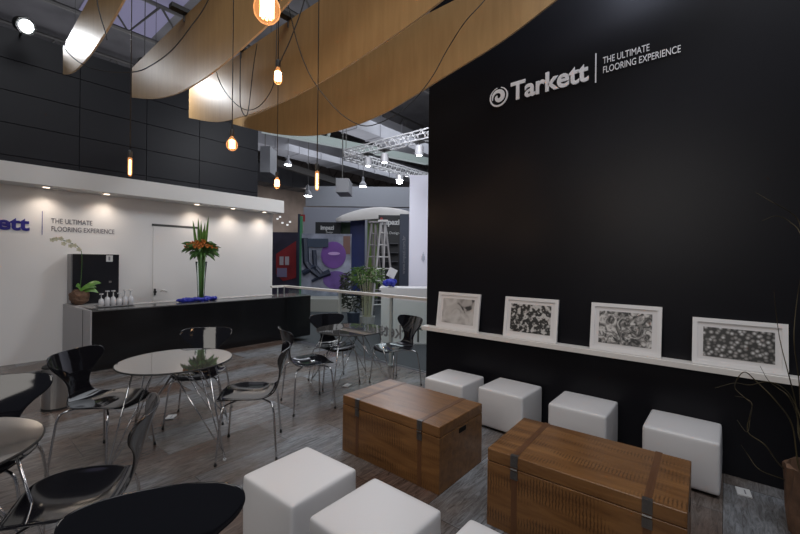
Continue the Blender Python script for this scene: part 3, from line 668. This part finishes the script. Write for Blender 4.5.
p4 = at(130, 166, 3.3); bulb(p4, 'tube', 'glowing tubular bulb hanging just above the white bulkhead', up(p4), .95)
p5 = at(277, 183, 4.4); bulb(p5, 'pear', 'small glowing bulb farthest away, hanging by the end of the white bulkhead', up(p5))
p6 = at(317, 180, 3.0); bulb(p6, 'tube', 'glowing tubular bulb hanging rightmost, against the exhibition hall', up(p6), .9)
def swag(lab, pts, d):
    P = smoothpath([at(x, y, d if not isinstance(d, (list, tuple)) else d[i]) for i, (x, y) in enumerate(pts)], 8)
    bm = NB(); tube(bm, P, .0045, 6); return tag(obj('power_cord', bm, M_cord, smooth=True), lab, 'cord', 'slack black power cords')
swag('slack black cord looping from the leftmost plywood blade across to the second', [(66, 40), (66, 50), (82, 64), (104, 71), (133, 72), (150, 66), (172, 50), (192, 25), (204, 8), (214, -14), (222, -40)], 3.2)
swag('black cord hanging over the face of the leftmost plywood blade', [(95, -30), (97, 0), (101, 18), (105, 31), (107, 40)], 3.25)
swag('black cord loop sagging to the pear shaped bulb', [(204, -40), (207, 10), (211, 45), (217, 74), (224, 90), (236, 104), (247, 110), (258, 107), (268, 96), (274, 82), (276, 60), (277, 10), (277, -40)], 4.15)
swag('long thin black cord loop hanging left of the pear shaped bulb', [(243, -40), (241, 30), (240, 90), (241, 108), (246, 116), (249, 105), (253, 70), (257, 44)], 3.6)
swag('black cord slanting down to the pear shaped bulb', [(312, -30), (302, 8), (291, 38), (282, 58), (279, 64)], 3.02)
swag('longest slack black cord, sagging from the plywood across to the black wall', [(283, -20), (289, 8), (298, 45), (310, 75), (326, 98), (345, 117), (366, 126), (390, 118), (412, 102), (432, 77), (447, 50), (465, 22), (487, -3), (510, -40)], 3.3)

# floodlight on the black wall
fl = thing('floodlight', 'glaring white floodlight above the black panelled wall at upper left', 'light', (0.81, 7.55, 4.85))
fl.location = (0.81, 7.55, 4.85)
bm = NB(); lathe(bm, [(.04, .16), (.10, .12), (.12, 0), (.11, 0)], n=20); hd = obj('head', bm, M_rubber, fl); 
bm = NB(); lathe(bm, [(.08, -.004), (.08, -.010)], n=20); fc = obj('lamp_face', bm, M_bright, fl)
for o in (hd, fc): o.rotation_euler = (Vector((.35, -.75, -.35))).to_track_quat('-Z', 'Y').to_euler()
bm = NB(); tube(bm, [(0, .02, .03), (0, .35, .10), (0, .70, .10)], .015, 8); obj('arm', bm, M_rubber, fl)
spot('floodlight_beam', (0.83, 7.42, 4.80), (1.0, 6.0, 4.15), 170, (.95, .97, 1), 24, .9, .06)
f2 = thing('added_spot', 'added black spot lamp hidden between the plywood blades, brightening one far end', 'light', (2.02, 6.75, 4.55))  # added lamp and housing, giving the third blade its hot spot
bm = NB(); lathe(bm, [(.03, .10), (.06, .07), (.065, 0)], n=16); obj('head', bm, M_rubber, f2).rotation_euler = (Vector((.8, -.6, -.6))).to_track_quat('-Z', 'Y').to_euler()
bm = NB(); tube(bm, [(0, 0, .05), (0, 0, 4.4)], .006, 6); obj('drop_rod', bm, M_cord, f2)
spot('added_spot_beam', (2.04, 6.72, 4.5), (2.56, 6.25, 4.05), 75, (.95, .97, 1), 85, .8, .05)

# ================================================================ TWIG BASKET
tb = thing('twig_arrangement', 'twisting bare twigs in a bark covered pot by the black wall', 'plant', (3.40, -.52, 0))
bm = NB(); lathe(bm, [(.13, 0), (.15, .12), (.155, .28), (.165, .41), (.14, .41), (.13, .36), (.01, .34)], n=22)
for v in bm.verts: v.co += Vector((random.uniform(-.012, .012), random.uniform(-.012, .012), random.uniform(-.01, .01) if v.co.z > .1 else 0))
obj('pot', bm, M_bark, tb)
tb.location = (3.33, -.44, 0)
random.seed(11)
TW = [[(800, 470), (792, 425), (775, 400), (755, 380), (745, 372), (738, 378), (735, 388), (745, 398), (752, 405), (750, 420), (747, 432), (737, 420)],
      [(800, 480), (780, 465), (765, 445), (748, 432), (750, 415), (752, 404), (745, 398), (735, 396)],
      [(800, 440), (797, 415), (788, 396), (778, 388), (768, 380), (760, 366)],
      [(802, 440), (795, 400), (788, 372), (780, 340), (776, 312), (774, 292)],
      [(803, 430), (799, 380), (794, 340), (797, 300), (802, 270)],
      [(806, 440), (806, 330), (802, 260), (800, 225), (790, 212), (772, 202), (755, 192)],
      [(806, 400), (804, 300), (802, 240), (790, 222), (776, 216), (762, 221)],
      [(800, 490), (785, 480), (760, 470), (748, 455), (741, 445)],
      [(804, 430), (790, 395), (770, 382), (750, 385), (735, 383), (715, 388)]]
for w_ in TW:
    pts = []
    for i, (x, y) in enumerate(w_):
        d = 2.36 + .22*math.sin(i*1.3+len(pts)) * (i/len(w_)); pts.append(at(x, y, d) - Vector(tb.location))
    pts = [Vector((random.uniform(-.04, .04), random.uniform(-.04, .04), .345))] + pts
    P = smoothpath(pts, 6); n = len(P); bm = NB(); tube(bm, P, [.0045*(1-.75*i/n) for i in range(n)], 5); obj('twig', bm, M_twig, tb, smooth=True)

# ================================================================ THE HALL BEYOND
# roof, walls, steelwork
struct(boxo('ceiling', -14, 40, -6, 44, 10.6, 10.8, M_roof))
struct(boxo('wall_hall_far', -14, 40, 40, 40.3, -.1, 10.6, M_hall)); struct(boxo('wall_hall_side', 38, 38.3, -6, 40, -.1, 10.6, M_hall))
GZ = 9.6
def quad_slab(a, b, z0, z1, th=.12):
    bm = NB(); a, b = Vector((a[0], a[1], 0)), Vector((b[0], b[1], 0)); s = Vector((-(b-a).y, (b-a).x, 0)).normalized()*th
    A = [bm.verts.new((p.x, p.y, z)) for p in (a, b, b+s, a+s) for z in (z0, z1)]
    bm.faces.new((A[0], A[2], A[3], A[1])); bm.faces.new((A[2], A[4], A[5], A[3])); bm.faces.new((A[4], A[6], A[7], A[5])); bm.faces.new((A[6], A[0], A[1], A[7])); bm.faces.new((A[0], A[6], A[4], A[2])); bm.faces.new((A[1], A[3], A[5], A[7]))
    return bm
def pslab(name, px0, px1, ptop, pbot, d, m, lab=None, cat=None, th=.12, parent=None):
    a, b = at(px0, CY, d), at(px1, CY, d); o = obj(name, quad_slab(a, b, at(px0, pbot, d).z, at(px0, ptop, d).z, th), m, parent)
    if lab: tag(o, lab, cat)
    return o
def lattice(a, b, h, wd, n, r, m):
    a, b = Vector(a), Vector(b); bm = NB(); D = b-a; s = Vector((-D.y, D.x, 0)).normalized()*wd/2
    for off in (s, -s) if wd else (s,):
        tube(bm, [a+off, b+off], r, 6); tube(bm, [a+off-Vector((0, 0, h)), b+off-Vector((0, 0, h))], r, 6)
        for k in range(n):
            p = a+off+D*(k/n); q = a+off+D*((k+.5)/n)-Vector((0, 0, h)); e = a+off+D*((k+1)/n); tube(bm, [p, q, e], r*.6, 5)
    if wd:
        for k in range(n+1):
            p = a+D*(k/n); tube(bm, [p+s, p-s], r*.6, 5); p = p-Vector((0, 0, h)); tube(bm, [p+s, p-s], r*.6, 5)
            if k < n:
                q = a+D*((k+1)/n)-Vector((0, 0, h)); tube(bm, [p+s, q-s], r*.6, 5)
    return bm
for k, y in enumerate((10, 15, 20.5, 27, 34)):
    o = obj('roof_truss', lattice((-12, y, 10.3), (37, y, 10.3), 1.3, 0, 26, .07, M_darksteel), M_darksteel); tag(o, ['dark lattice roof truss nearest the booth', 'dark lattice roof truss second from the booth', 'dark lattice roof truss third from the booth', 'dark lattice roof truss fourth from the booth', 'dark lattice roof truss farthest back in the hall'][k], 'truss', 'hall roof trusses')
for k, (x0, x1, y0, y1) in enumerate(((3.3, 5.6, 13.6, 18.0), (9.0, 11.0, 11.5, 13.5))):
    struct(boxo('window_%d' % (k+1), x0, x1, y0, y1, 10.55, 10.599, M_sky))
DU = [((6, 13.5), (22, 13.5), 8.2, 1.0, 'large grey ventilation duct nearest the booth, running across the hall'), ((9, 20), (34, 20), 8.6, 1.4, 'wide grey ventilation duct running across the hall behind the first'), ((14, 28), (37, 28), 8.4, 1.6, 'large grey ventilation duct farthest back in the hall')]
for (a, b, z, sz, lab) in DU:
    bm = NB(); box(bm, a[0], b[0], a[1]-sz/2, a[1]+sz/2, z-sz/2, z+sz/2)
    x = a[0]
    while x < b[0]: box(bm, x-.04, x+.04, a[1]-sz/2-.04, a[1]+sz/2+.04, z-sz/2-.04, z+sz/2+.04); x += 1.6
    for xx in (a[0]+.5, b[0]-.5): box(bm, xx-.02, xx+.02, a[1]-.02, a[1]+.02, z+sz/2, 10.5995)
    tag(obj('air_duct', bm, M_duct), lab, 'duct', 'hall air ducts')
    
# pale green girder with braces
ga, gb = at(262, 128, 15), at(440, 187, 15*1.35); gb.z = ga.z
bm = NB(); beam(bm, ga, gb, .12, .16)
o = tag(obj('roof_girder', bm, M_girder), 'pale green steel girder crossing the hall above the poster stands', 'girder')
for f_, dx in ((.22, .9), (.26, -.9), (.30, .9)):
    p = ga+(gb-ga)*f_; bm = NB(); tube(bm, [p+Vector((0, 0, .1)), p+Vector((dx*.6, -dx*.5, 2.6))], .07, 6); obj('brace', bm, M_girder, o)
gb2 = NB(); beam(gb2, at(262, 158, 24), at(430, 212, 34), .15, .2); tag(obj('roof_girder', gb2, M_darksteel), 'long dark girder low across the far side of the hall', 'girder')
for px0, px1, py0, py1, d, lab in ((259, 269, 146, 172, 16.5, 'pale grey box unit hanging beside the end of the black panelled wall'), (335, 348, 178, 192, 13.5, 'small grey box unit hanging in the middle of the hall')):
    o = pslab('hanging_unit', px0, px1, py0, py1, d, M_duct, lab, 'unit', 1.0)
    a_ = at((px0+px1)/2, CY, d+.5); bm = NB(); tube(bm, [(a_.x, a_.y, at(px0, py0, d).z-.05), (a_.x, a_.y, 10.5995)], .02, 6); obj('hanger', bm, M_darksteel, o)
# dividing screen band above the far stands
P0, P1 = at(303, 209, 21), at(436, 197, 21); bm = NB(); z0 = at(303, 234, 21).z
FZ = -.1
def zfl(d): return CY + (CAM_H-FZ)*F_PX/d
pslab('partition', 303, 440, 207, zfl(24)-.1, 24, mat('pale_screen', (.30, .31, .36), .6), 'pale grey partition screen behind the poster stands', 'partition')
pslab('cornice_band', 305, 440, 186, 206, 26, mat('pale_upper', (.33, .34, .37), .6), 'pale upper cladding band across the far hall', 'panel')

# poster stand: purple ball
t = thing('poster_stand', 'large exhibition poster of a big purple ball on a white floor', 'poster', tuple(at(328, 264, 16)))
def loc(pp): return Vector(pp)-t.location
def pbox(name, px0, py0, px1, py1, d, th, m, parent):
    a, b = at(px0, CY, d), at(px1, CY, d); bm = quad_slab(a, b, at(px0, py1, d).z, at(px0, py0, d).z, th); o = obj(name, bm, m, parent)
    if parent: o.matrix_parent_inverse = Matrix.Translation(parent.location).inverted()
    return o
bpy.context.view_layer.update()
pb = pbox('panel', 301.5, 233.5, 351, zfl(16)-.3, 16, .15, mat('poster_pale', (.30, .32, .40), .5, var=.5, vscale=1.6), t)
pbox('green_edge', 299.5, 216, 301.6, zfl(16)-.3, 16.02, .15, mat('poster_green', (.05, .22, .11), .5), t)
pbox('wall_picture', 343, 236, 350, 254, 15.98, .02, mat('poster_brown', (.22, .12, .10), .5), t)
def disc(name, cx, cy, rx, ry, d, m, parent, n=36, a0=0, a1=2*PI):
    bm = NB(); pts = [at(cx+rx*math.cos(a0+(a1-a0)*k/n), cy+ry*math.sin(a0+(a1-a0)*k/n), d) for k in range(n)]
    A = [bm.verts.new(p) for p in pts]; B = [bm.verts.new(p+Fv*.01) for p in pts]; bm.faces.new(A); bm.faces.new(B[::-1])
    for k in range(n): bm.faces.new((A[k], A[(k+1) % n], B[(k+1) % n], B[k]))
    o = obj(name, bm, m, parent); o.matrix_parent_inverse = Matrix.Translation(parent.location).inverted(); return o
M_purple = mat('poster_purple', (.20, .08, .36), .45, var=.35, vscale=.7)
disc('purple_ball', 333.5, 255, 12.5, 13.5, 15.96, M_purple, t)
disc('ball_reflection', 336, 280, 13, 9, 15.97, mat('poster_lilac', (.16, .09, .32), .5, var=.3), t)
disc('ball_shine', 334, 253.5, 6, 1.6, 15.94, mat('poster_shine', (.62, .40, .75), .5), t)
def pline(name, pts, r, d, m, parent):
    bm = NB(); tube(bm, [at(x, y, d) for x, y in pts], r, 6); o = obj(name, bm, m, parent); o.matrix_parent_inverse = Matrix.Translation(parent.location).inverted(); return o
M_pd = mat('poster_dark', (.03, .04, .07), .5)
pline('machine_mark', [(305, 238), (306, 262), (310, 268), (320, 276), (330, 272)], .13, 15.93, M_pd, t)
pline('machine_mark', [(314, 250), (315, 266), (322, 274)], .09, 15.93, M_pd, t); pline('machine_mark', [(312, 281), (325, 274)], .06, 15.93, M_pd, t); pline('machine_mark', [(303, 273), (316, 266)], .12, 15.93, M_pd, t)
pbox('name_board', 306, 238.5, 328, 247, 15.90, .03, mat('poster_slate', (.05, .07, .11), .5), t)
# red interior poster
t = thing('poster_stand', 'tall dark exhibition poster of a red room with two framed pictures', 'poster', tuple(at(284, 260, 19)))
bpy.context.view_layer.update()
pbox('panel', 266, 232, 297.5, zfl(19)-.2, 19, .15, mat('poster_night', (.035, .03, .055), .5, var=.4, vscale=1), t)
bm = NB(); pts = [at(x, y, 18.96) for x, y in ((276, 254), (296, 241), (296, 278), (283, 281), (276, 274))]; A = [bm.verts.new(p) for p in pts]; B = [bm.verts.new(p+Fv*.02) for p in pts]; bm.faces.new(A); bm.faces.new(B[::-1])
for k in range(5): bm.faces.new((A[k], A[(k+1) % 5], B[(k+1) % 5], B[k]))
o = obj('red_wall_area', bm, mat('poster_red', (.26, .02, .025), .5, var=.3, vscale=1), t); o.matrix_parent_inverse = Matrix.Translation(t.location).inverted()
for x in (279.5, 285): pbox('small_picture', x, 256.5, x+4, 265, 18.93, .01, mat('poster_cream', (.42, .38, .42), .5), t)
pbox('sofa_area', 277, 268, 287, 277, 18.92, .01, mat('poster_mauve', (.20, .17, .28), .5), t)
pbox('side_post', 297.4, 214, 300.2, zfl(19)-.2, 18.99, .15, M_pd, t)
pbox('red_sign', 300, 214.5, 304.5, 221.5, 18.5, .04, mat('sign_red', (.32, .03, .03), .5), t)
for x, y in ((276, 218), (278.5, 216), (281, 222), (286, 224), (288.5, 221)): pbox('wall_light', x, y, x+1.8, y+1.6, 20, .05, mat('poster_shine2', (.8, .8, .8), .5, emit=(1, 1, 1), strength=.7), t)
# small black fascia sign
t = thing('fascia_sign', 'black fascia sign with white lettering above the purple ball poster', 'sign', tuple(at(325, 224, 18))); bpy.context.view_layer.update()
pbox('panel', 315, 222, 340, 236, 18, .2, mat('fascia_black', (.012, .013, .016), .5), t)
ang = math.atan2(R0.y, R0.x)
def ftext(body, px, py, d, hpx, m, parent, sx=1, off=.0):
    o = textmesh('lettering', body, hpx*d/F_PX*1.4, m, None, at(px, py, d), (PI/2, 0, ang), .004, off, sx); o.parent = parent; o.matrix_parent_inverse = Matrix.Translation(parent.location).inverted(); return o
for x_ in (317, 338): pbox('upright', x_, 236, x_+.8, zfl(18), 18.05, .06, M_darksteel, t)
ftext('impazi', 320.5, 229.5, 17.97, 4.2, M_paper, t, .9, .01); ftext('Design', 326, 233.0, 17.97, 1.8, M_paper, t)
boxcol = [('green_backdrop', 340, 351, 222, 24, (.05, .10, .05), 19, 'dark green display panel right of the black fascia sign'), ('blue_drape', 350, 364.5, 219, 24, (.02, .035, .16), 18.5, 'tall dark blue display column behind the leafy plant'), ('green_banner', 367, 379, 217, 24, (.10, .17, .03), 18, 'bright green display banner behind the step ladder')]
for nm, a, b, yt, _, col, d, lab in boxcol: pslab(nm, a, b, yt, zfl(d)-.1, d, mat('col_'+nm, col, .5, var=.2, vscale=1), lab, 'panel')
# black stand with lettering
t = thing('exhibition_stand', 'tall black exhibition stand with white lettering behind the step ladders', 'stand', tuple(at(398, 250, 15))); bpy.context.view_layer.update()
pbox('panel', 378, 215, 399.5, zfl(15)-.2, 15, .2, mat('fascia_black', (0, 0, 0)), t); pbox('side_banner', 399.5, 214, 408.5, zfl(14.8)-.2, 14.8, .2, mat('slate_banner', (.035, .045, .075), .5), t)
ftext('impazi', 380.3, 224.5, 14.95, 5.4, M_paper, t, 1.0, .012); ftext('& Design', 386, 234, 14.95, 2.6, M_paper, t)
for z0_ in (243, 252, 261): pbox('shelf', 380, z0_, 398, z0_+.8, 14.7, .3, mat('shelf_dark', (.06, .06, .07), .5), t)
o = textmesh('lettering', 'www.impazi.com.br', 3.4*14.7/F_PX*1.4, M_ink, None, at(405, 274, 14.76), (PI/2, -PI/2, ang), .004, 0, 1.0); o.parent = t; o.matrix_parent_inverse = Matrix.Translation(t.location).inverted()
disc('red_dot', 381.5, 219, 1.4, 1.6, 14.9, mat('sign_red', (0, 0, 0)), t)
# fabric canopy above the far stands
bm = NB(); prev = None
for i in range(13):
    u = i/12; x = 336+76*u; ytop = 219.5-11.5*math.sin(PI*.85*u)**.8; yb = 221-5*u
    v = [bm.verts.new(at(x, yy, dd)) for yy, dd in ((yb, 17.5), (ytop, 18.6), (ytop-1, 19.6))]
    if prev:
        for k in range(2): bm.faces.new((prev[k], prev[k+1], v[k+1], v[k]))
    prev = v
o = obj('fabric_canopy', bm, mat('tent_fabric', (.50, .47, .45), .7, var=.15, vscale=.5), smooth=True); o.modifiers.new('s', 'SOLIDIFY').thickness = .05
tag(o, 'pale arched fabric canopy above the far stands', 'canopy')
# step ladders
def ladder(pxs, d, lab, m):
    (tx, ty), (lx, ly), (rx, ry) = pxs; t = thing('step_ladder', lab, 'ladder', tuple(at(tx, ty, d)), 0, 'open step ladders'); t.location.z = FZ; bpy.context.view_layer.update()
    top = at(tx, ty, d)
    for nm, (x, y), dd in (('climbing_frame', (lx, ly), d-.0), ('rear_frame', (rx, ry), d+.9)):
        ft = at(x, y, dd); ft.z = FZ; bm = NB(); s = (R0*.06+Fv*.02)
        wb = R0*.16 + Fv*.10
        tube(bm, [top-s, ft-wb], .035, 6); tube(bm, [top+s, ft+wb], .035, 6)
        for k in range(1, 8):
            u = k/8; a = (top-s).lerp(ft-wb, u); b = (top+s).lerp(ft+wb, u); tube(bm, [a, b], .022, 5)
        o = obj(nm, bm, m, t); o.matrix_parent_inverse = Matrix.Translation(t.location).inverted()
    bm = NB(); beam(bm, top-R0*.15, top+R0*.15, .10, .03); o = obj('top_step', bm, m, t); o.matrix_parent_inverse = Matrix.Translation(t.location).inverted()
ladder(((373.5, 222), (367, 292), (379, 292)), 12.5, 'dull grey open step ladder, left one of two', mat('dull_aluminium', (.25, .23, .24), .5))
ladder(((383, 221), (377, 292), (391, 292)), 12.0, 'bright aluminium open step ladder, right one of two', M_ladder)

# neighbouring white booth: counter, fabric wall, rigging
t = thing('reception_counter', 'white reception counter of the next booth beyond the glass railing', 'counter', (6.6, 5.1, FZ)); bpy.context.view_layer.update()
c0, c1 = at(381.5, CY, 8.1), at(452, CY, 8.1)
for nm, z0_, z1_, gr in (('body', FZ, 1.0, 0), ('countertop', 1.0, 1.05, .04)):
    o = obj(nm, quad_slab(c0-R0*gr, c1+R0*gr, z0_, z1_, .7), mat('white_laminate', (.62, .62, .63), .35), t); o.matrix_parent_inverse = Matrix.Translation(t.location).inverted()
pslab('fabric_partition', 409, 520, 175, zfl(9.6)-.1, 9.6, M_booth, 'white fabric wall of the next booth, right of the black stand', 'partition', .2)
t = thing('wall_emblem', 'small grey line drawing on the white fabric wall beyond the railing', 'sign', tuple(at(424, 255, 9.58))); bpy.context.view_layer.update()
for k in range(5): pbox('stroke', 421.5+.7*k, 252+2*abs(k-2), 422.0+.7*k, 262-abs(k-2), 9.57, .004, mat('pale_grey_ink', (.35, .38, .46), .6), t)
# booth floor of neighbour
struct(obj('floor_next_booth', quad_slab(at(392, CY, 8.0), at(560, CY, 8.0), FZ+.0, FZ+.02, 5), M_pale_carpet))
# cloth and flower on the counter
cz = 1.05; cp = at(390, CY, 8.35); bm = NB()
for k in range(9): bmesh.ops.create_icosphere(bm, subdivisions=2, radius=1, matrix=Matrix.Translation((cp.x+random.uniform(-.12, .12), cp.y+random.uniform(-.1, .1), cz+.07+.05*random.random())) @ Matrix.Rotation(random.random()*3, 4, 'Z') @ Matrix.Diagonal((.09, .05, .07, 1)))
tag(obj('blue_cloth', bm, M_bluecloth, smooth=True), 'crumpled blue cloth on the white counter beyond the railing', 'cloth')
t = thing('brochure_holder', 'white tilted brochure rising above the blue cloth on the far counter', 'brochure', (cp.x, cp.y, cz)); bpy.context.view_layer.update()
bm = NB(); tube(bm, [(0, 0, .0), (0, 0, .26)], .008, 6); obj('stem', bm, M_steel, t)
o = boxo('sheet', -.09, .09, -.004, .004, 0, .20, M_paper, t); o.location = (0, 0, .22); o.rotation_euler = (0, .45, ang)
# leafy plant in pot beyond the railing
pp = at(368, CY, 9.4); t = thing('potted_bamboo', 'bushy green leafy plant beyond the glass railing, below the ladders', 'plant', (pp.x, pp.y, FZ)); bpy.context.view_layer.update()
bm = NB(); lathe(bm, [(.15, 0), (.19, .38), (.17, .38), (.16, .34), (.01, .33)], n=18); obj('pot', bm, mat('grey_pot', (.3, .3, .3), .5), t)
bm = NB()
for k in range(14): a = k*2.39; r = .03+.10*((k*37) % 10)/10; tube(bm, [(r*math.cos(a), r*math.sin(a), .33), (r*1.4*math.cos(a), r*1.4*math.sin(a), .9), (r*2.6*math.cos(a), r*2.6*math.sin(a), 1.35+.1*(k % 3))], .010, 5)
obj('stems', bm, mat('pale_stem', (.30, .30, .20), .5), t)
bm = NB()
for k in range(300):
    a = random.random()*2*PI; r = .36*math.sqrt(random.random()); z = 1.36+random.uniform(-.20, .24)*(1-(r/.6)**2); dr_ = random.uniform(.08, .17); a2 = a+random.uniform(-.9, .9)
    blade(bm, (r*math.cos(a), r*math.sin(a), z), (r*math.cos(a)+dr_*math.cos(a2), r*math.sin(a)+dr_*math.sin(a2), z+random.uniform(-.13, .08)), .014, 3)
obj('foliage', bm, mat('bamboo_leaf', (.06, .12, .025), .45, var=.4, vscale=12), t)['kind'] = 'stuff'
pp = at(354, CY, 10.2); t = thing('potted_shrub', 'dark bushy plant left of the leafy bamboo, beyond the railing', 'plant', (pp.x, pp.y, FZ))
bm = NB(); lathe(bm, [(.14, 0), (.17, .36), (.15, .36), (.01, .33)], n=18); obj('pot', bm, M_pd, t)
bm = NB()
for k in range(420):
    a = random.random()*2*PI; r = .33*math.sqrt(random.random()); z = 1.05+random.uniform(-.65, .45)*(1-(r/.5)**2); a2 = a+random.uniform(-.9, .9)
    blade(bm, (r*math.cos(a), r*math.sin(a), z), (r*math.cos(a)+.11*math.cos(a2), r*math.sin(a)+.11*math.sin(a2), z+random.uniform(-.1, .08)), .02, 3)
obj('foliage', bm, mat('dark_leaf', (.02, .025, .015), .5), t)['kind'] = 'stuff'
# low pale display plinth across the aisle
pslab('display_plinth', 300, 353, 299, zfl(13)-.0, 13, mat('plinth_beige', (.34, .32, .30), .5), 'low pale plinth across the aisle below the purple ball poster', 'plinth', 1.2)

# aluminium rigging trusses of the next booth
ca = at(346, 151, 9.6); cb = at(429, 127.5, 8.0); cb.z = ca.z; cb = ca+(cb-ca)*1.9
o = tag(obj('rigging_truss', lattice(ca, cb, .19, .19, 18, .015, M_alu), mat('truss_grey', (.45, .45, .47), .4, .3)), 'grey lattice rigging truss rising towards the black wall, carrying white lamps', 'truss', 'rigging trusses over the next booth')
cc = at(428, 173, 12.1); cc.z = ca.z; cc = ca+(cc-ca)*1.2
o2 = tag(obj('rigging_truss', lattice(ca, cc, .20, .20, 20, .017, M_alu), M_alu), 'bright white lattice rigging truss running down to the white fabric wall', 'truss', 'rigging trusses over the next booth')
bm = NB(); tube(bm, [ca+Vector((0, 0, .0)), Vector((ca.x, ca.y, 10.5995))], .01, 5); q = obj('chain', bm, M_darksteel, o)
bm = NB(); cm = ca+(cc-ca)*.9; tube(bm, [cm, Vector((cm.x, cm.y, 10.5995))], .01, 5); q = obj('chain', bm, M_darksteel, o2)
def can_lamp(u, lab):
    p = ca + (cb-ca)*u - Vector((0, 0, .435))
    t = thing('truss_lamp', lab, 'light', tuple(p), 0, 'lamps on the rigging trusses')
    bm = NB(); lathe(bm, [(.05, .16), (.085, .14), (.09, -.05), (.08, -.05)], n=14); obj('head', bm, M_duct, t)
    bm = NB(); lathe(bm, [(.055, -.045), (.055, -.054)], n=14); obj('lens', bm, M_lamp, t)
    bm = NB(); tube(bm, [(0, 0, .15), (0, 0, .24)], .012, 6); box(bm, -.11, .11, -.11, .11, .226, .236); obj("clamp", bm, M_darksteel, t)
can_lamp(.16, 'lit lamp on the rising rigging truss, nearest its corner'); can_lamp(.27, 'white lamp on the rising rigging truss, middle one'); can_lamp(.475, 'white lamp on the rising rigging truss, nearest the black wall')
t = thing('floodlight', 'glaring white floodlight under the bright rigging truss, above the white fabric wall', 'light', tuple(ca+(cc-ca)*.50-Vector((0, 0, .42))))
bm = NB(); bmesh.ops.create_uvsphere(bm, u_segments=14, v_segments=8, radius=.085); obj('lamp_face', bm, M_bright, t)
bm = NB(); lathe(bm, [(.10, .0), (.10, .12), (.03, .16)], (0, 0, .03), 14); obj('head', bm, M_alu, t); bm = NB(); tube(bm, [(0, 0, .18), (0, 0, .225)], .012, 6); obj('clamp', bm, M_darksteel, t)
def highbay(px, py, d, lab):
    t = thing('high_bay_lamp', lab, 'light', tuple(at(px, py, d)), 0, 'high bay lamps of the hall')
    bm = NB(); lathe(bm, [(.22, 0), (.18, .15), (.07, .30), (.06, .52), (.01, .56)], n=18); obj('reflector', bm, M_duct, t)
    bm = NB(); lathe(bm, [(.19, -.012), (.19, -.004)], n=18); obj('lens', bm, M_lamp, t)
    bm = NB(); tube(bm, [(0, 0, .5), (0, 0, 10.5995-at(px, py, d).z)], .015, 5); obj('drop_rod', bm, M_darksteel, t)
highbay(363, 186.5, 22, 'lit high bay lamp hanging in the hall left of the glaring floodlight'); highbay(308, 196, 20, 'lit high bay lamp hanging in the hall right of the small bulb'); highbay(288, 165, 22, 'lit high bay lamp hanging in the hall by the end of the black panelled wall')
